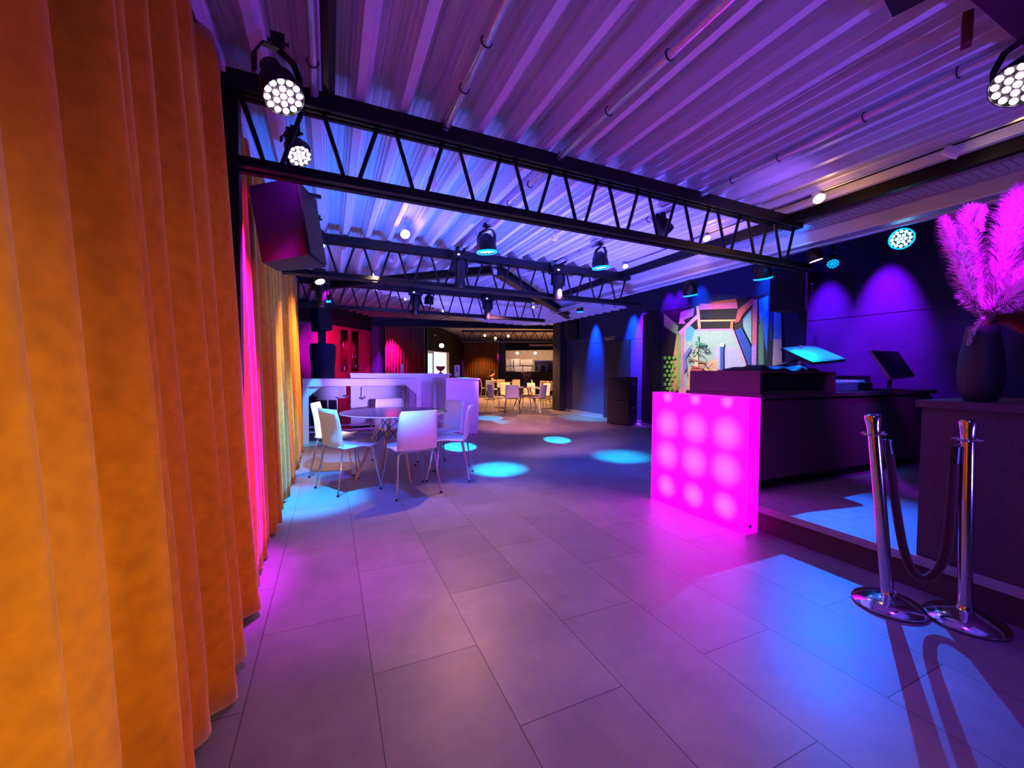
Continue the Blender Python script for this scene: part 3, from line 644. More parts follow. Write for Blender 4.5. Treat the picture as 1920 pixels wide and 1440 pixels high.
# monitor
t = empty('tilted_monitor', 'black monitor tilted back on the right part of the DJ desk', 'monitor', (5.2, 2.4, 1.049))
a, b, c_, d_ = V(1633, 657, 4.6), V(1671, 710, 4.38), V(1716, 705, 4.62), V(1684, 659, 4.85)
n = (b-a).cross(c_-a).normalized(); n = n if n.dot(EYE-a) > 0 else -n
child(MB().prism([a, b, c_, d_], -n*.03), 'housing', mat('monitor_rim', (.35, .28, .4), .4), t); cen = (a+b+c_+d_)/4
child(MB().prism([cen+(p-cen)*.97+n*.001 for p in (a, b, c_, d_)], n*.002), 'screen_glass', screen_mat, t)
q2 = cen-n*.03; child(MB().tube([q2, Vector((q2.x+.02, q2.y+.02, 1.06))], .02, 8).box((q2.x+.02, q2.y+.02, 1.056), (.22, .18, .014)), 'stand', plastic, t)
tag(MB().box((5.62, 2.40, 1.056), (.4, .24, .012), .1).build('keyboard', plastic), 'black keyboard lying on the desk in front of the tilted monitor', 'keyboard')
struct(MB().bx(4.1, 6.8, 3.05, 3.12, .2, 1.20).build('trim_4', black_matte))
# near counter
t = empty('reception_counter', 'dark aubergine counter block carrying the tall vase', 'counter', (3.0, .4, .2))
child(MB().bx(3.022, 3.9, -.8, 1.115, .2, 1.04), 'body', panel_dark, t)
child(MB().bx(3.0, 3.93, -.82, 1.135, 1.04, 1.079), 'worktop', panel_dark, t)

# vase and pampas
vc = Vector((3.155, .935, 1.0795))
tag(MB().lathe([(0, 0), (.052, 0), (.062, .01), (.082, .07), (.088, .14), (.082, .24), (.068, .34), (.06, .395), (.056, .40), (.052, .395), (.06, .33), (.07, .2), (.05, .03), (0, .02)], 40, Matrix.Translation(vc)).build('tall_vase', vase_mat, None, True),
    'tall anthracite vase standing on the counter block', 'vase')
def plume(path, width, label, n=1500, seed=1, m=pampas_mat, droop=.35):
    rnd = random.Random(seed); path = [Vector(p) for p in path]
    t = empty('pampas_plume', label, 'dried plant', path[0], 0, 'dried grass plumes in the tall vase')
    def P(f):
        f = max(0, min(.9999, f))*(len(path)-1); i = int(f); u = f-i
        p0 = path[max(i-1, 0)]; p1 = path[i]; p2 = path[i+1]; p3 = path[min(i+2, len(path)-1)]
        return .5*((2*p1)+(p2-p0)*u+(2*p0-5*p1+4*p2-p3)*u*u+(3*p1-p0-3*p2+p3)*u*u*u)
    child(MB().tube([P(k/14) for k in range(15)], .003, 6), 'stem', stem_mat, t, True)
    q = MB(); bm = q.bm
    for k in range(n):
        f = .22+.78*rnd.random()**.85; p = P(f); tan = (P(min(f+.03, 1))-P(f-.03)).normalized()
        o = tan.orthogonal().normalized(); o = Matrix.Rotation(rnd.uniform(0, 2*PI), 3, tan) @ o
        prof = math.sin(PI*min(1, (f-.15)/.85)**.8)*.9+.14
        L = width*prof*rnd.uniform(.6, 1.35)
        d1 = (tan*1.3+o*.5).normalized(); d2 = (tan*.9+o*.75+Vector((0, 0, -droop*.6))).normalized()
        a = p; b = a+d1*L*.55; c = b+d2*L*.5; e = c+(d2+Vector((0, 0, -.5))).normalized()*L*.3
        w = (tan.cross(o)).normalized()*.0026
        v = [bm.verts.new(x) for x in (a-w, a+w, b+w, b-w, c+w*.7, c-w*.7, e)]
        bm.faces.new(v[:4]); bm.faces.new((v[3], v[2], v[4], v[5])); bm.faces.new((v[5], v[4], v[6]))
    child(q, 'fluff', m, t)
    return t
base = vc+Vector((0, 0, .1))
lip = vc+Vector((0, 0, .40))
def pv(px, py, v=2.12): return V(px, py, v)
plume([base, lip, pv(1822, 560), pv(1798, 490), pv(1775, 430), pv(1768, 408)], .062, 'leftmost pink plume leaning left out of the vase', 3000, 2)
plume([base, lip+Vector((.0, .01, 0)), pv(1840, 540, 2.16), pv(1826, 470, 2.16), pv(1812, 420, 2.16), pv(1826, 402, 2.16), pv(1842, 430, 2.16)], .062, 'middle pink plume curling over at the top', 3000, 3)
plume([base, lip+Vector((.02, 0, 0)), pv(1872, 540, 2.1), pv(1890, 450, 2.1), pv(1910, 380, 2.1), pv(1935, 320, 2.1)], .10, 'largest pink plume leaning right past the picture edge', 4200, 4)
plume([base, lip+Vector((.02, 0, 0)), pv(1880, 570, 2.05), pv(1915, 520, 2.0), pv(1960, 480, 1.95)], .08, 'lower right pink plume under the largest one', 2600, 5)
plume([base, lip+Vector((.02, -.02, 0)), pv(1885, 590, 2.2), pv(1912, 600, 2.25), pv(1940, 625, 2.3)], .08, 'reddish plume drooping at the right of the vase', 1100, 6, mat('red_fluff', (.6, .25, .2), .8))
plume([lip+Vector((-.02, 0, .0)), lip+Vector((-.05, -.01, .03)), pv(1822, 625), pv(1815, 645)], .03, 'small pale tuft hanging over the left rim of the vase', 350, 8)

# stanchions and rope
def stanchion(bp, top, label):
    bp = Vector(bp); top = Vector(top); t = empty('rope_stanchion', label, 'stanchion', bp)
    ax = (top-bp).normalized(); M = Matrix.Translation(bp) @ ax.to_track_quat('Z', 'Y').to_matrix().to_4x4()
    Lh = (top-bp).length
    Mb = Matrix.Translation(bp)
    child(MB().lathe([(0, .001), (.145, .001), (.152, .008), (.152, .016), (.140, .030), (.10, .048), (.06, .060), (.045, .064), (.034, .070), (.030, .085), (0, .085)], 48, Mb), 'base', chrome, t, True)
    child(MB().lathe([(.0275, .06), (.0275, Lh-.10), (0, Lh-.10)], 28, M), 'pole', chrome, t, True)
    child(MB().lathe([(.026, Lh-.11), (.030, Lh-.105), (.028, Lh-.09), (.031, Lh-.05), (.037, Lh-.012), (.034, Lh), (.02, Lh+.004), (0, Lh+.002)], 28, M), 'finial', chrome, t, True)
    q = MB()
    for k in range(4):
        a = k*PI/2+.5; c = Vector((math.cos(a)*.045, math.sin(a)*.045, Lh-.098))
        q.tube([M @ (c+Vector((.017*math.cos(j*PI/6), .017*math.sin(j*PI/6), 0))) for j in range(13)], .0035, 6, False)
    child(q, 'rope_ring', chrome, t, True)
    return M, Lh
p1 = at(1668, 1140, 'z', 0); b1 = at(1667, 1112, 'z', .07); b1.z = 0
top1 = V(1636, 778, (b1-EYE).dot(CF)-.0)
M1, L1 = stanchion(b1, top1, 'left chrome rope stanchion, leaning slightly left')
b2 = at(1810, 1140, 'z', .07); b2.z = 0; top2 = V(1815, 787, (b2-EYE).dot(CF))
M2, L2 = stanchion(b2, top2, 'right chrome rope stanchion, standing upright')
def rv(px, py, f): return V(px, py, ((b1-EYE).dot(CF)*(1-f)+(b2-EYE).dot(CF)*f)+.0)
pts = [(1661, 832, .1), (1668, 870, .12), (1675, 930, .15), (1684, 990, .2), (1695, 1040, .3), (1712, 1076, .42), (1735, 1085, .52), (1757, 1068, .65), (1772, 1030, .75), (1780, 960, .82), (1785, 890, .88), (1789, 845, .92)]
rp = [rv(*p)+Vector((.012, .0, 0)) for p in pts]; fine = []
for i in range(len(rp)-1):
    for k in range(5):
        u = k/5; p0 = rp[max(i-1, 0)]; q1 = rp[i]; q2_ = rp[i+1]; p3 = rp[min(i+2, len(rp)-1)]
        fine.append(.5*((2*q1)+(q2_-p0)*u+(2*p0-5*q1+4*q2_-p3)*u*u+(3*q1-p0-3*q2_+p3)*u*u*u))
fine.append(rp[-1])
t = empty('barrier_rope', 'burgundy velvet rope hanging between the two chrome stanchions', 'rope', fine[30])
child(MB().tube(fine, .0195, 14), 'rope', rope_mat, t, True)
child(MB().tube([fine[0]+Vector((0, 0, .02)), fine[0], fine[3]], .0215, 14), 'end_cap', plastic, t, True)
child(MB().tube([fine[-4], fine[-1], fine[-1]+Vector((0, 0, .02))], .0215, 14), 'end_cap', plastic, t, True)
r1 = M1 @ Vector((.05, 0, L1-.10)); r2 = M2 @ Vector((-.05, 0, L2-.10))
child(MB().tube([fine[0]+Vector((0, 0, .02)), (fine[0]+r1)/2+Vector((.012, 0, .02)), r1], .0035, 6).tube([fine[-1]+Vector((0, 0, .02)), (fine[-1]+r2)/2+Vector((-.01, 0, .02)), r2], .0035, 6), 'hook', chrome, t, True)

# ------------------------------------------------------------------ painted wall (mural)
MP = [  # colour, outline on the photograph; painted in this order
 ((.12, .07, .12), [(1243, 583), (1463, 548), (1468, 760), (1243, 760)]),
 ((.62, .74, .70), [(1277, 640), (1285, 612), (1303, 618), (1372, 617), (1384, 650), (1400, 690), (1402, 760), (1272, 760)]),
 ((.70, .70, .84), [(1340, 650), (1380, 650), (1400, 695), (1402, 760), (1330, 760)]),
 ((.86, .70, .55), [(1290, 690), (1345, 672), (1348, 760), (1285, 760)]),
 ((.35, .68, .85), [(1286, 612), (1294, 610), (1303, 618), (1296, 640), (1286, 640)]),
 ((.47, .75, .33), [(1245, 588), (1272, 611), (1270, 628), (1245, 612)]),
 ((.85, .62, .45), [(1269, 625), (1274, 640), (1268, 733), (1252, 740)]),
 ((.47, .76, .30), [(1270, 627), (1276, 625), (1275, 720), (1269, 733)]),
 ((.84, .50, .70), [(1276, 625), (1283, 615), (1283, 740), (1276, 740)]),
 ((.86, .60, .86), [(1270, 624), (1306, 590), (1308, 597), (1276, 627)]),
 ((.75, .42, .85), [(1273, 607), (1276, 585), (1302, 577), (1300, 592), (1282, 600)]),
 ((.85, .50, .78), [(1272, 607), (1277, 594), (1286, 607)]),
 ((.90, .62, .48), [(1305, 574), (1311, 573), (1314, 616), (1309, 617)]),
 ((.88, .42, .60), [(1312, 570), (1382, 567), (1383, 578), (1312, 581)]),
 ((.80, .38, .25), [(1330, 567), (1380, 560), (1382, 567), (1340, 569)]),
 ((.95, .72, .50), [(1313, 600), (1380, 599), (1380, 602), (1313, 603)]),
 ((.85, .48, .30), [(1370, 602), (1375, 601), (1374, 617), (1369, 617)]),
 ((.82, .35, .38), [(1377, 606), (1384, 580), (1412, 558), (1415, 566), (1394, 588), (1386, 603)]),
 ((.88, .55, .80), [(1306, 617), (1372, 616), (1372, 619), (1306, 620)]),
 ((.10, .28, .68), [(1378, 620), (1390, 614), (1408, 650), (1408, 684), (1402, 684)]),
 ((.88, .60, .80), [(1372, 617), (1375, 617), (1400, 684), (1396, 685)]),
 ((.55, .76, .74), [(1393, 604), (1409, 585), (1409, 645), (1394, 615)]),
 ((.42, .66, .95), [(1393, 599), (1409, 580), (1409, 587), (1394, 604)]),
 ((.86, .42, .52), [(1411, 564), (1420, 560), (1418, 690), (1409, 690)]),
 ((.70, .52, .85), [(1409, 650), (1418, 640), (1418, 684), (1409, 686)]),
 ((.08, .10, .22), [(1421, 560), (1452, 552), (1452, 690), (1419, 690)]),
 ((.05, .55, .98), [(1423, 562), (1441, 553), (1441, 608), (1438, 640), (1424, 602)]),
 ((.10, .75, 1.0), [(1430, 562), (1440, 556), (1440, 580), (1434, 588)]),
 ((.30, .58, .45), [(1423, 610), (1432, 590), (1432, 684), (1422, 684)]),
 ((.08, .50, .98), [(1432, 630), (1440, 612), (1438, 664)]),
 ((.10, .20, .48), [(1441, 555), (1451, 552), (1449, 640), (1442, 640)]),
 ((.25, .65, .88), [(1452, 553), (1463, 551), (1466, 640), (1450, 640)]),
 ((.82, .78, .72), [(1450, 636), (1466, 636), (1466, 690), (1448, 690)]),
 ((.25, .35, .72), [(1350, 650), (1356, 650), (1356, 698), (1350, 698)]),
 ((.95, .90, .72), [(1351, 644), (1358, 644), (1357, 650), (1352, 650)]),
 ((.30, .58, .48), [(1304, 640), (1324, 645), (1324, 650), (1304, 648)]),
 ((.38, .68, .55), [(1307, 630), (1310, 630), (1310, 650), (1307, 650)]),
 ((.45, .48, .75), [(1280, 668), (1293, 650), (1296, 655), (1285, 672), (1288, 690), (1282, 700)]),
 ((.90, .78, .62), [(1303, 652), (1308, 652), (1312, 760), (1299, 760)]),
 ((.75, .30, .32), [(1296, 685), (1318, 690), (1314, 700), (1297, 697)]),
 ((.55, .45, .35), [(1292, 672), (1322, 678), (1322, 682), (1292, 676)]),
 ((.85, .60, .62), [(1272, 728), (1292, 727), (1292, 760), (1272, 760)]),
]
mm = []; q = MB(); bm = q.bm
base_x = 6.795
for i, (c, poly) in enumerate(MP):
    m = mat('mural_paint_%d' % i, c, .7, nscale=25, namt=.12); mm.append(m); n0 = set(bm.faces)
    x = base_x-.0012*i-.001
    q.prism([at(a, b, 'x', x) for a, b in poly], (.0008, 0, 0))
    for f in bm.faces:
        if f not in n0: f.material_index = i
# green rounded cells low on the left
gi = len(mm); mm.append(mat('mural_green', (.47, .76, .30), .7)); n0 = set(bm.faces)
for r in range(9):
    for k in range(3):
        px = 1247+k*8.2+(4 if r % 2 else 0); py = 671+r*8.2
        if px > 1262-(r*.9)+6: continue
        q.prism([at(px+3.1*math.cos(a*PI/4+.3), py+3.4*math.sin(a*PI/4+.3), 'x', 6.742) for a in range(8)], (.001, 0, 0))
for f in bm.faces:
    if f not in n0: f.material_index = gi
ci = len(mm); mm.append(mat('mural_line', (.12, .25, .30), .7)); n0 = set(bm.faces)
rn = random.Random(5)
for _ in range(36):
    a = (rn.uniform(1288, 1326), rn.uniform(648, 700)); ang = rn.choice([0, PI/2, .8, -.8]); L = rn.uniform(5, 16); w = .6
    dx, dy = math.cos(ang)*L, math.sin(ang)*L; nx, ny = -math.sin(ang)*w, math.cos(ang)*w
    q.prism([at(x_, y_, 'x', 6.740) for x_, y_ in ((a[0]+nx, a[1]+ny), (a[0]+dx+nx, a[1]+dy+ny), (a[0]+dx-nx, a[1]+dy-ny), (a[0]-nx, a[1]-ny))], (.001, 0, 0))
for f in bm.faces:
    if f not in n0: f.material_index = ci
tag(q.build('wall_mural', mm), 'colourful painted panel with angular beams, towers and green cells on the navy wall', 'mural')

# ------------------------------------------------------------------ far end: left cabinet wall
def vbox(pts_px, v, depth, name, m, par=None, v2=None):
    """slab whose front face runs through photo corners at view distances v (left) and v2 (right)"""
    v2 = v2 or v
    vs = [v if k in (0, 3) else v2 for k in range(4)]
    P4 = [V(px, py, vv) for (px, py), vv in zip(pts_px, vs)]
    n = (P4[1]-P4[0]).cross(P4[3]-P4[0]).normalized(); n.z = 0; n.normalize(); 
    if n.dot(CF) < 0: n = -n
    return MB().prism(P4, n*depth)
def quad(x0, y0t, y0b, x1, y1t, y1b): return [(x0, y0t), (x1, y1t), (x1, y1b), (x0, y0b)]
t = empty('display_cabinet', 'raspberry-lit wall cabinet with two tall glazed slits', 'cabinet', V(655, 780, 11.8))
vbl, vbr = 10.6, 13.4
def cab(px): f = (px-613)/(697-613); return 1/((1-f)/vbl+f/vbr)
child(vbox(quad(613, 603, 790, 697, 621, 780), vbl, .3, '', None, v2=vbr), 'body', magenta_panel, t)
for a, b, y0_, y1_ in ((639, 652, 618, 696), (659, 672, 620, 696)):
    child(vbox(quad(a, y0_, y1_, b, y0_+1.5, y1_), cab(a)-.02, .015, '', None, v2=cab(b)-.02), 'glass_panel', glassy, t)
    for k in (1, 2, 3):
        yy = y0_+k*(y1_-y0_)/4
        child(vbox(quad(a+1, yy, yy+.9, b-1, yy+.1, yy+1), cab(a)-.03, .012, '', None, v2=cab(b)-.03), 'shelf', mat('dark_shelf', (.25, .12, .10), .6), t)
for px, yb, h in ((643.5, 651, 10), (646, 694, 8), (664, 651, 4), (661, 671, 7), (666.5, 671, 5), (667, 689, 6)):
    v = cab(px)-.09; p = V(px, yb, v); hh = h*v/FPX
    tag(MB().lathe([(0, 0), (hh*.2, 0), (hh*.2, hh*.6), (hh*.08, hh*.75), (hh*.08, hh), (0, hh)], 12, Matrix.Translation(p)).build('bottle', bottle_m, None, True),
        'pale bottle in the %s glazed slit, %s shelf' % ('left' if px < 655 else 'right', 'upper' if yb < 655 else ('middle' if yb < 680 else 'bottom')) + (', ' + ('left one' if px < 663 else 'right one') if yb == 671 else ''), 'bottle', 'bottles in the cabinet slits')
struct(child(vbox(quad(560, 566, 604, 700, 595, 622), 10.3, .3, '', None, v2=13.3), 'fascia', black_wall, None) if False else vbox(quad(560, 562, 600, 699, 594, 621), 9.4, .3, '', None, v2=13.3).build('wall_far_fascia', black_wall))
struct(vbox(quad(560, 590, 800, 614, 603, 790), 9.6, .2, '', None, v2=10.6).build('wall_far_left', mat('violet_wall', (.55, .15, .5), .7)))
struct(vbox(quad(697, 612, 790, 711, 612, 790), 13.2, .5, '', None).build('trim_5', navy))
struct(vbox(quad(711, 604, 790, 800, 604, 790), 14.5, .2, '', None).build('wall_far_middle', black_wall))
def flat_curtain(pl, pr, pt, pb, v, label, m=velvet_dark, v2=None, folds=14):
    t = empty('back_curtain', label, 'curtain', V((pl+pr)/2, pb, v)); q = MB(); n = folds*8; rows = []
    for j in (0, 1):
        r = []
        for i in range(n+1):
            f = i/n; vv = v+((v2 or v)-v)*f+.09*math.sin(f*folds*2*PI)*.6+.02*math.sin(i*1.7)
            r.append(V(pl+(pr-pl)*f, pt if j == 0 else pb, vv))
        rows.append(r)
    o = child(q.grid(rows), 'cloth', m, t, True); o.modifiers.new('s', 'SOLIDIFY').thickness = .01
    for p in o.data.polygons: p.use_smooth = True
flat_curtain(722, 796, 612, 772, 13.2, 'brown back curtain with a magenta-lit left edge behind the bar counter')
flat_curtain(868, 934, 637, 741, 20.5, 'brown back curtain behind the seated person')
# wall with the bright window
struct(vbox(quad(795, 600, 780, 870, 639, 742), 14.5, .2, '', None, v2=20.3).build('wall_back_left', black_wall))
def bw(px): f = (px-795)/75; return 1/((1-f)/14.45+f/20.2)
t = struct(vbox(quad(795, 656, 740, 842, 661, 738), bw(795)-.05, .05, '', None, v2=bw(842)-.05).build('window_1', white_lam))
child(vbox(quad(797, 662, 737, 811, 663, 737), bw(797)-.06, .01, '', None, v2=bw(811)-.06), 'pane', emit('window_day_dim', (.80, .92, .95), 1.0), t)
child(vbox(quad(814, 660, 737, 837, 662, 737), bw(814)-.06, .01, '', None, v2=bw(837)-.06), 'pane', emit('window_day', (1, 1, .98), 1.6), t)
t = empty('exit_light', 'round white glowing emergency light above the bright window', 'lamp', V(828, 648, 14.8))
p = t.location; child(MB().lathe([(0, -.08), (.07, -.06), (.085, 0), (.07, .06), (0, .08)], 18, Matrix.Translation(p)), 'globe', white_lamp, t, True); child(MB().box(p+Vector((.02, .1, 0)), (.08, .1, .08), -YAW), 'mount', black_metal, t)
t = empty('wall_sensor', 'tiny white sensor on the black wall above the window', 'sensor', V(816, 628, 14.6)); child(MB().lathe([(0, -.03), (.03, -.02), (.035, 0), (0, .03)], 12, Matrix.Translation(t.location)), 'cover', white_lam, t, True)
# fascia beam and back room ceiling
struct(vbox(quad(697, 594, 611, 1066, 611, 617), 10.3, .25, '', None, v2=13.5).build('trim_6', black_wall))
a, b = V(790, 611, 11.2), V(1300, 600, 11.2)
cz = 2.95
q = MB(); P = [V(700, 600, 11.5), V(1300, 600, 11.5), V(1400, 600, 24), V(600, 600, 24)]
for p in P: p.z = cz
bd = deck('ceiling_backroom', -8, 9, -1, 12.5, 0, mat('beige_deck', (.72, .66, .60), .5, nscale=6, namt=.06), d=.07)
bd.matrix_world = Matrix.Translation((4.9, 10.5, cz)) @ Matrix.Rotation(-YAW+.5, 4, 'Z')
def far_truss(pl, pr, ptop, pbot, v, label):
    A, B = V(pl, ptop, v), V(pr, ptop, v); A2, B2 = V(pl, pbot, v), V(pr, pbot, v)
    t = empty('lattice_girder', label, 'truss', A)
    child(MB().tube([A, B], .045, 6), 'top_chord', black_metal, t); child(MB().tube([A2, B2], .045, 6), 'bottom_chord', black_metal, t)
    n = int((pr-pl)/18)
    for k in range(n):
        f0, f1, f2 = k/n, (k+.5)/n, (k+1)/n
        child(MB().tube([A.lerp(B, f0), A2.lerp(B2, f1)], .015, 5), 'diagonal_rod', black_metal, t); child(MB().tube([A2.lerp(B2, f1), A.lerp(B, f2)], .015, 5), 'diagonal_rod', black_metal, t)
far_truss(866, 1080, 621, 640, 16, 'black lattice girder of the back room')
# kitchen front wall with hatch
struct(vbox(quad(925, 635, 745, 948, 635, 745), 21.5, .2, '', None).build('wall_back_pier', mat('navy_back', (.16, .17, .30), .7)))
struct(vbox(quad(948, 635, 657, 1130, 632, 655), 21.5, .2, '', None).build('wall_back_top', black_wall))
struct(vbox(quad(948, 697, 745, 1130, 697, 745), 21.5, .2, '', None).build('wall_back_counter', black_matte))
struct(vbox(quad(940, 640, 705, 1130, 640, 705), 24.5, .2, '', None).build('wall_kitchen', warm_wall))
tag(vbox(quad(992, 645.5, 649.5, 1075, 644.5, 648.5), 21.3, .12, '', None).build('wall_shelf_strip', mat('beige_strip', (.62, .5, .44), .6)), 'long beige strip above the kitchen hatch', 'strip')
tag(vbox(quad(945, 696, 698, 964, 695.5, 698), 21.2, .3, '', None).build('hatch_ledge', mat('violet_ledge', (.35, .2, .5), .4)), 'small violet ledge at the left of the kitchen hatch', 'ledge')
def kobj(name, label, cat, parts, v):
    t = empty(name, label, cat, V(parts[0][0][0], parts[0][0][2], v))
    for (x0, x1, yt, yb) in [(p[0][0], p[0][1], p[0][2], p[0][3]) for p in parts]: pass
    for (r, nm, m, dv) in parts: child(vbox(quad(r[0], r[2], r[3], r[1], r[2], r[3]), v-dv, .06, '', None), nm, m, t)
kobj('kitchen_door', 'white door leaf at the left inside the kitchen', 'door', [((949, 957, 674, 697), 'leaf', white_lam, 0)], 23.8)
kobj('kitchen_fridge', 'white upright fridge beside the white kitchen door', 'fridge', [((958, 974, 673, 697), 'body', white_lam, 0), ((963, 964, 675, 690), 'handle', plastic, .07)], 23.7)
kobj('kitchen_unit', 'pale kitchen unit in the middle of the hatch', 'cabinet', [((976, 998, 674, 684), 'shelf', mat('pale_grey', (.7, .7, .68)), 0), ((966, 980, 686, 697), 'door', white_lam, .05), ((981, 997, 686, 697), 'door', white_lam, .05)], 23.5)
kobj('coffee_machine', 'white and black machine on the hatch counter', 'machine', [((1003, 1010, 684, 697), 'body', white_lam, 0), ((1005, 1008, 686, 694), 'front', plastic, .08)], 22.6)
kobj('microwave_oven', 'dark fronted appliance right of the white machine', 'appliance', [((1012, 1026, 683, 697), 'body', mat('pale_grey', (.7, .7, .68)), 0), ((1014, 1023, 685, 697), 'door', plastic, .08)], 22.6)
kobj('steel_shelving', 'dark blue lit steel shelving at the right of the hatch', 'shelving', [((1001, 1064, 676, 678), 'rail', steel, .1), ((1002, 1063, 678, 697), 'back', mat('navy_steel', (.12, .13, .28), .4), 0), ((1003, 1062, 682, 682.6), 'shelf', steel, .1), ((1003, 1062, 687, 687.6), 'shelf', steel, .1), ((1003, 1062, 691, 691.6), 'shelf', steel, .1)], 23.0)
kobj('hatch_railing', 'black railing standing in front of the kitchen hatch', 'railing', [((949, 1001, 686, 686.9), 'rail', black_metal, 0), ((979.5, 980.4, 683, 697), 'post', black_metal, 0), ((997, 998, 686, 697), 'post', black_metal, 0)], 21.3)
for px, lab in ((970, 'left globe lamp in the kitchen'), (1003.5, 'middle globe lamp in the kitchen'), (1042, 'right globe lamp in the kitchen')):
    p = V(px, 662, 23.2); t = empty('globe_lamp', lab, 'lamp', p)
    child(MB().lathe([(0, -.07), (.06, -.05), (.075, 0), (.06, .05), (0, .07)], 14, Matrix.Translation(p)), 'globe', emit('warm_globe', (1, .9, .75), 9), t, True); child(MB().tube([p, p+Vector((0, 0, .35))], .008, 5), 'cord', black_metal, t)
    point(p-Vector((CF.x, CF.y, .5))*.3, (1, .80, .64), 30, .05)
t = empty('draped_cabinet', 'tall rounded dark blue cabinet at the end of the curtain', 'cabinet', V(605, 760, 8.9))
pc = V(606, 700, 8.9); child(MB().lathe([(0, 0), (.25, 0), (.25, .9), (.235, 1.25), (.265, 1.55), (.265, 1.75), (.24, 1.80), (0, 1.80)], 24, Matrix.Translation((pc.x, pc.y, 0))), 'cover', mat('dark_blue_cover', (.10, .12, .26), .7, nscale=12, namt=.2), t, True)
child(MB().box((pc.x-.02, pc.y, 1.95), (.16, .16, .3)), 'pole_box', black_metal, t)

# ------------------------------------------------------------------ back room furniture
G2 = 'white chairs around the flower table in the back room'; G3 = 'white chairs further back in the back room'
ctr = V(991, 765, 12.2); ctr.z = 0
rr_ = Vector((CR.x, CR.y, 0)).normalized(); ff = Vector((CF.x, CF.y, 0)).normalized()
def far_chair(u, w, fu, fw, label, group):
    p = rr_*u + ff*w; d = rr_*fu+ff*fw; chair(p.x, p.y, d.x, d.y, label, group)
def U(px, w): return (px-960)/FPX*w
tc_ = rr_*U(985, 12.6)+ff*12.6
far_chair(U(961, 11.9), 11.9, .05, 1, 'violet-lit white chair with its back to us at the flower table', G2)
far_chair(U(930, 12.1), 12.1, .8, .45, 'brownish-lit white chair at the left of the flower table', G2)
far_chair(U(1008, 12.1), 12.1, -.75, .5, 'magenta-lit white chair at the right of the flower table', G2)
far_chair(U(953, 13.5), 13.5, .45, -.8, 'pale chair on the far left side of the flower table', G2)
far_chair(U(992, 13.6), 13.6, -.1, -1, 'pale chair on the far side of the flower table', G2)
far_chair(U(1016, 13.3), 13.3, -.8, -.5, 'pale chair on the far right side of the flower table', G2)
round_table(tc_.x, tc_.y, 'round dark table with a flower vase in the back room', rot=.4)
far_chair(U(910, 19.0), 19.0, .95, .1, 'white chair the seated person sits on', G3)
far_chair(U(940, 19.8), 19.8, .1, -1, 'white chair opposite the viewer at the seated person table', G3)
far_chair(U(922, 17.6), 17.6, .3, .9, 'white chair in front of the seated person', G3)
far_chair(U(966, 19.6), 19.6, -.2, -1, 'pale chair right of the seated person, behind the flower table', G3)
far_chair(U(1022, 17.5), 17.5, .2, 1, 'first pale chair of the group at the right of the back room', G3)
far_chair(U(1040, 17.2), 17.2, .1, 1, 'second pale chair of the group at the right, back to us', G3)
far_chair(U(1061, 17.6), 17.6, -.9, .2, 'pale chair next to the navy wall corner in the back room', G3)
far_chair(U(1006, 19), 19, .9, -.1, 'pale chair seen side-on behind the flower table', G3)
tp = rr_*U(946, 18.9)+ff*18.9; round_table(tp.x, tp.y, 'round dark table where the person sits')
tp2 = rr_*U(1044, 18.3)+ff*18.3; round_table(tp2.x, tp2.y, 'round dark table at the far right of the back room', rot=.7)
t = empty('flower_vase', 'dark vase with dried flowers on the back room table', 'vase', (tc_.x, tc_.y, .7485))
MB().lathe([(0, 0), (.05, 0), (.06, .08), (.045, .17), (.05, .2), (0, .19)], 16).build('vase', mat('violet_vase', (.2, .15, .3), .5), t, True)
q = MB(); rn = random.Random(3)
for k in range(26):
    a = rn.uniform(0, 2*PI); r = rn.uniform(.03, .16); z = rn.uniform(.32, .48); q.tube([(0, 0, .18), (r*math.cos(a)*.6, r*math.sin(a)*.6, .28), (r*math.cos(a), r*math.sin(a), z)], .004, 4)
    q.lathe([(0, -.02), (.02, -.01), (.022, .01), (0, .025)], 8, Matrix.Translation((r*math.cos(a), r*math.sin(a), z)))
q.build('flowers', mat('dried_flowers', (.35, .22, .24), .8), t)

# seated person
pp = rr_*U(912, 18.95)+ff*18.95; yawp = math.atan2((rr_).y, rr_.x)
root = empty('person', 'dark-haired person in a black T-shirt leaning over a table in the back room', 'person', (pp.x, pp.y, 0), yawp)
def skinned(name, joints, edges, m, parent, sub=2):
    me = bpy.data.meshes.new(name); me.from_pydata([j[0] for j in joints], edges, []); o = bpy.data.objects.new(name, me); COL.objects.link(o); o.parent = parent
    me.materials.append(m); sk = o.modifiers.new('skin', 'SKIN'); sk.use_smooth_shade = True
    for i, j in enumerate(joints): me.skin_vertices[0].data[i].radius = (j[1], j[2] if len(j) > 2 else j[1]); 
    me.skin_vertices[0].data[0].use_root = True
    s = o.modifiers.new('sub', 'SUBSURF'); s.levels = sub; s.render_levels = sub; return o
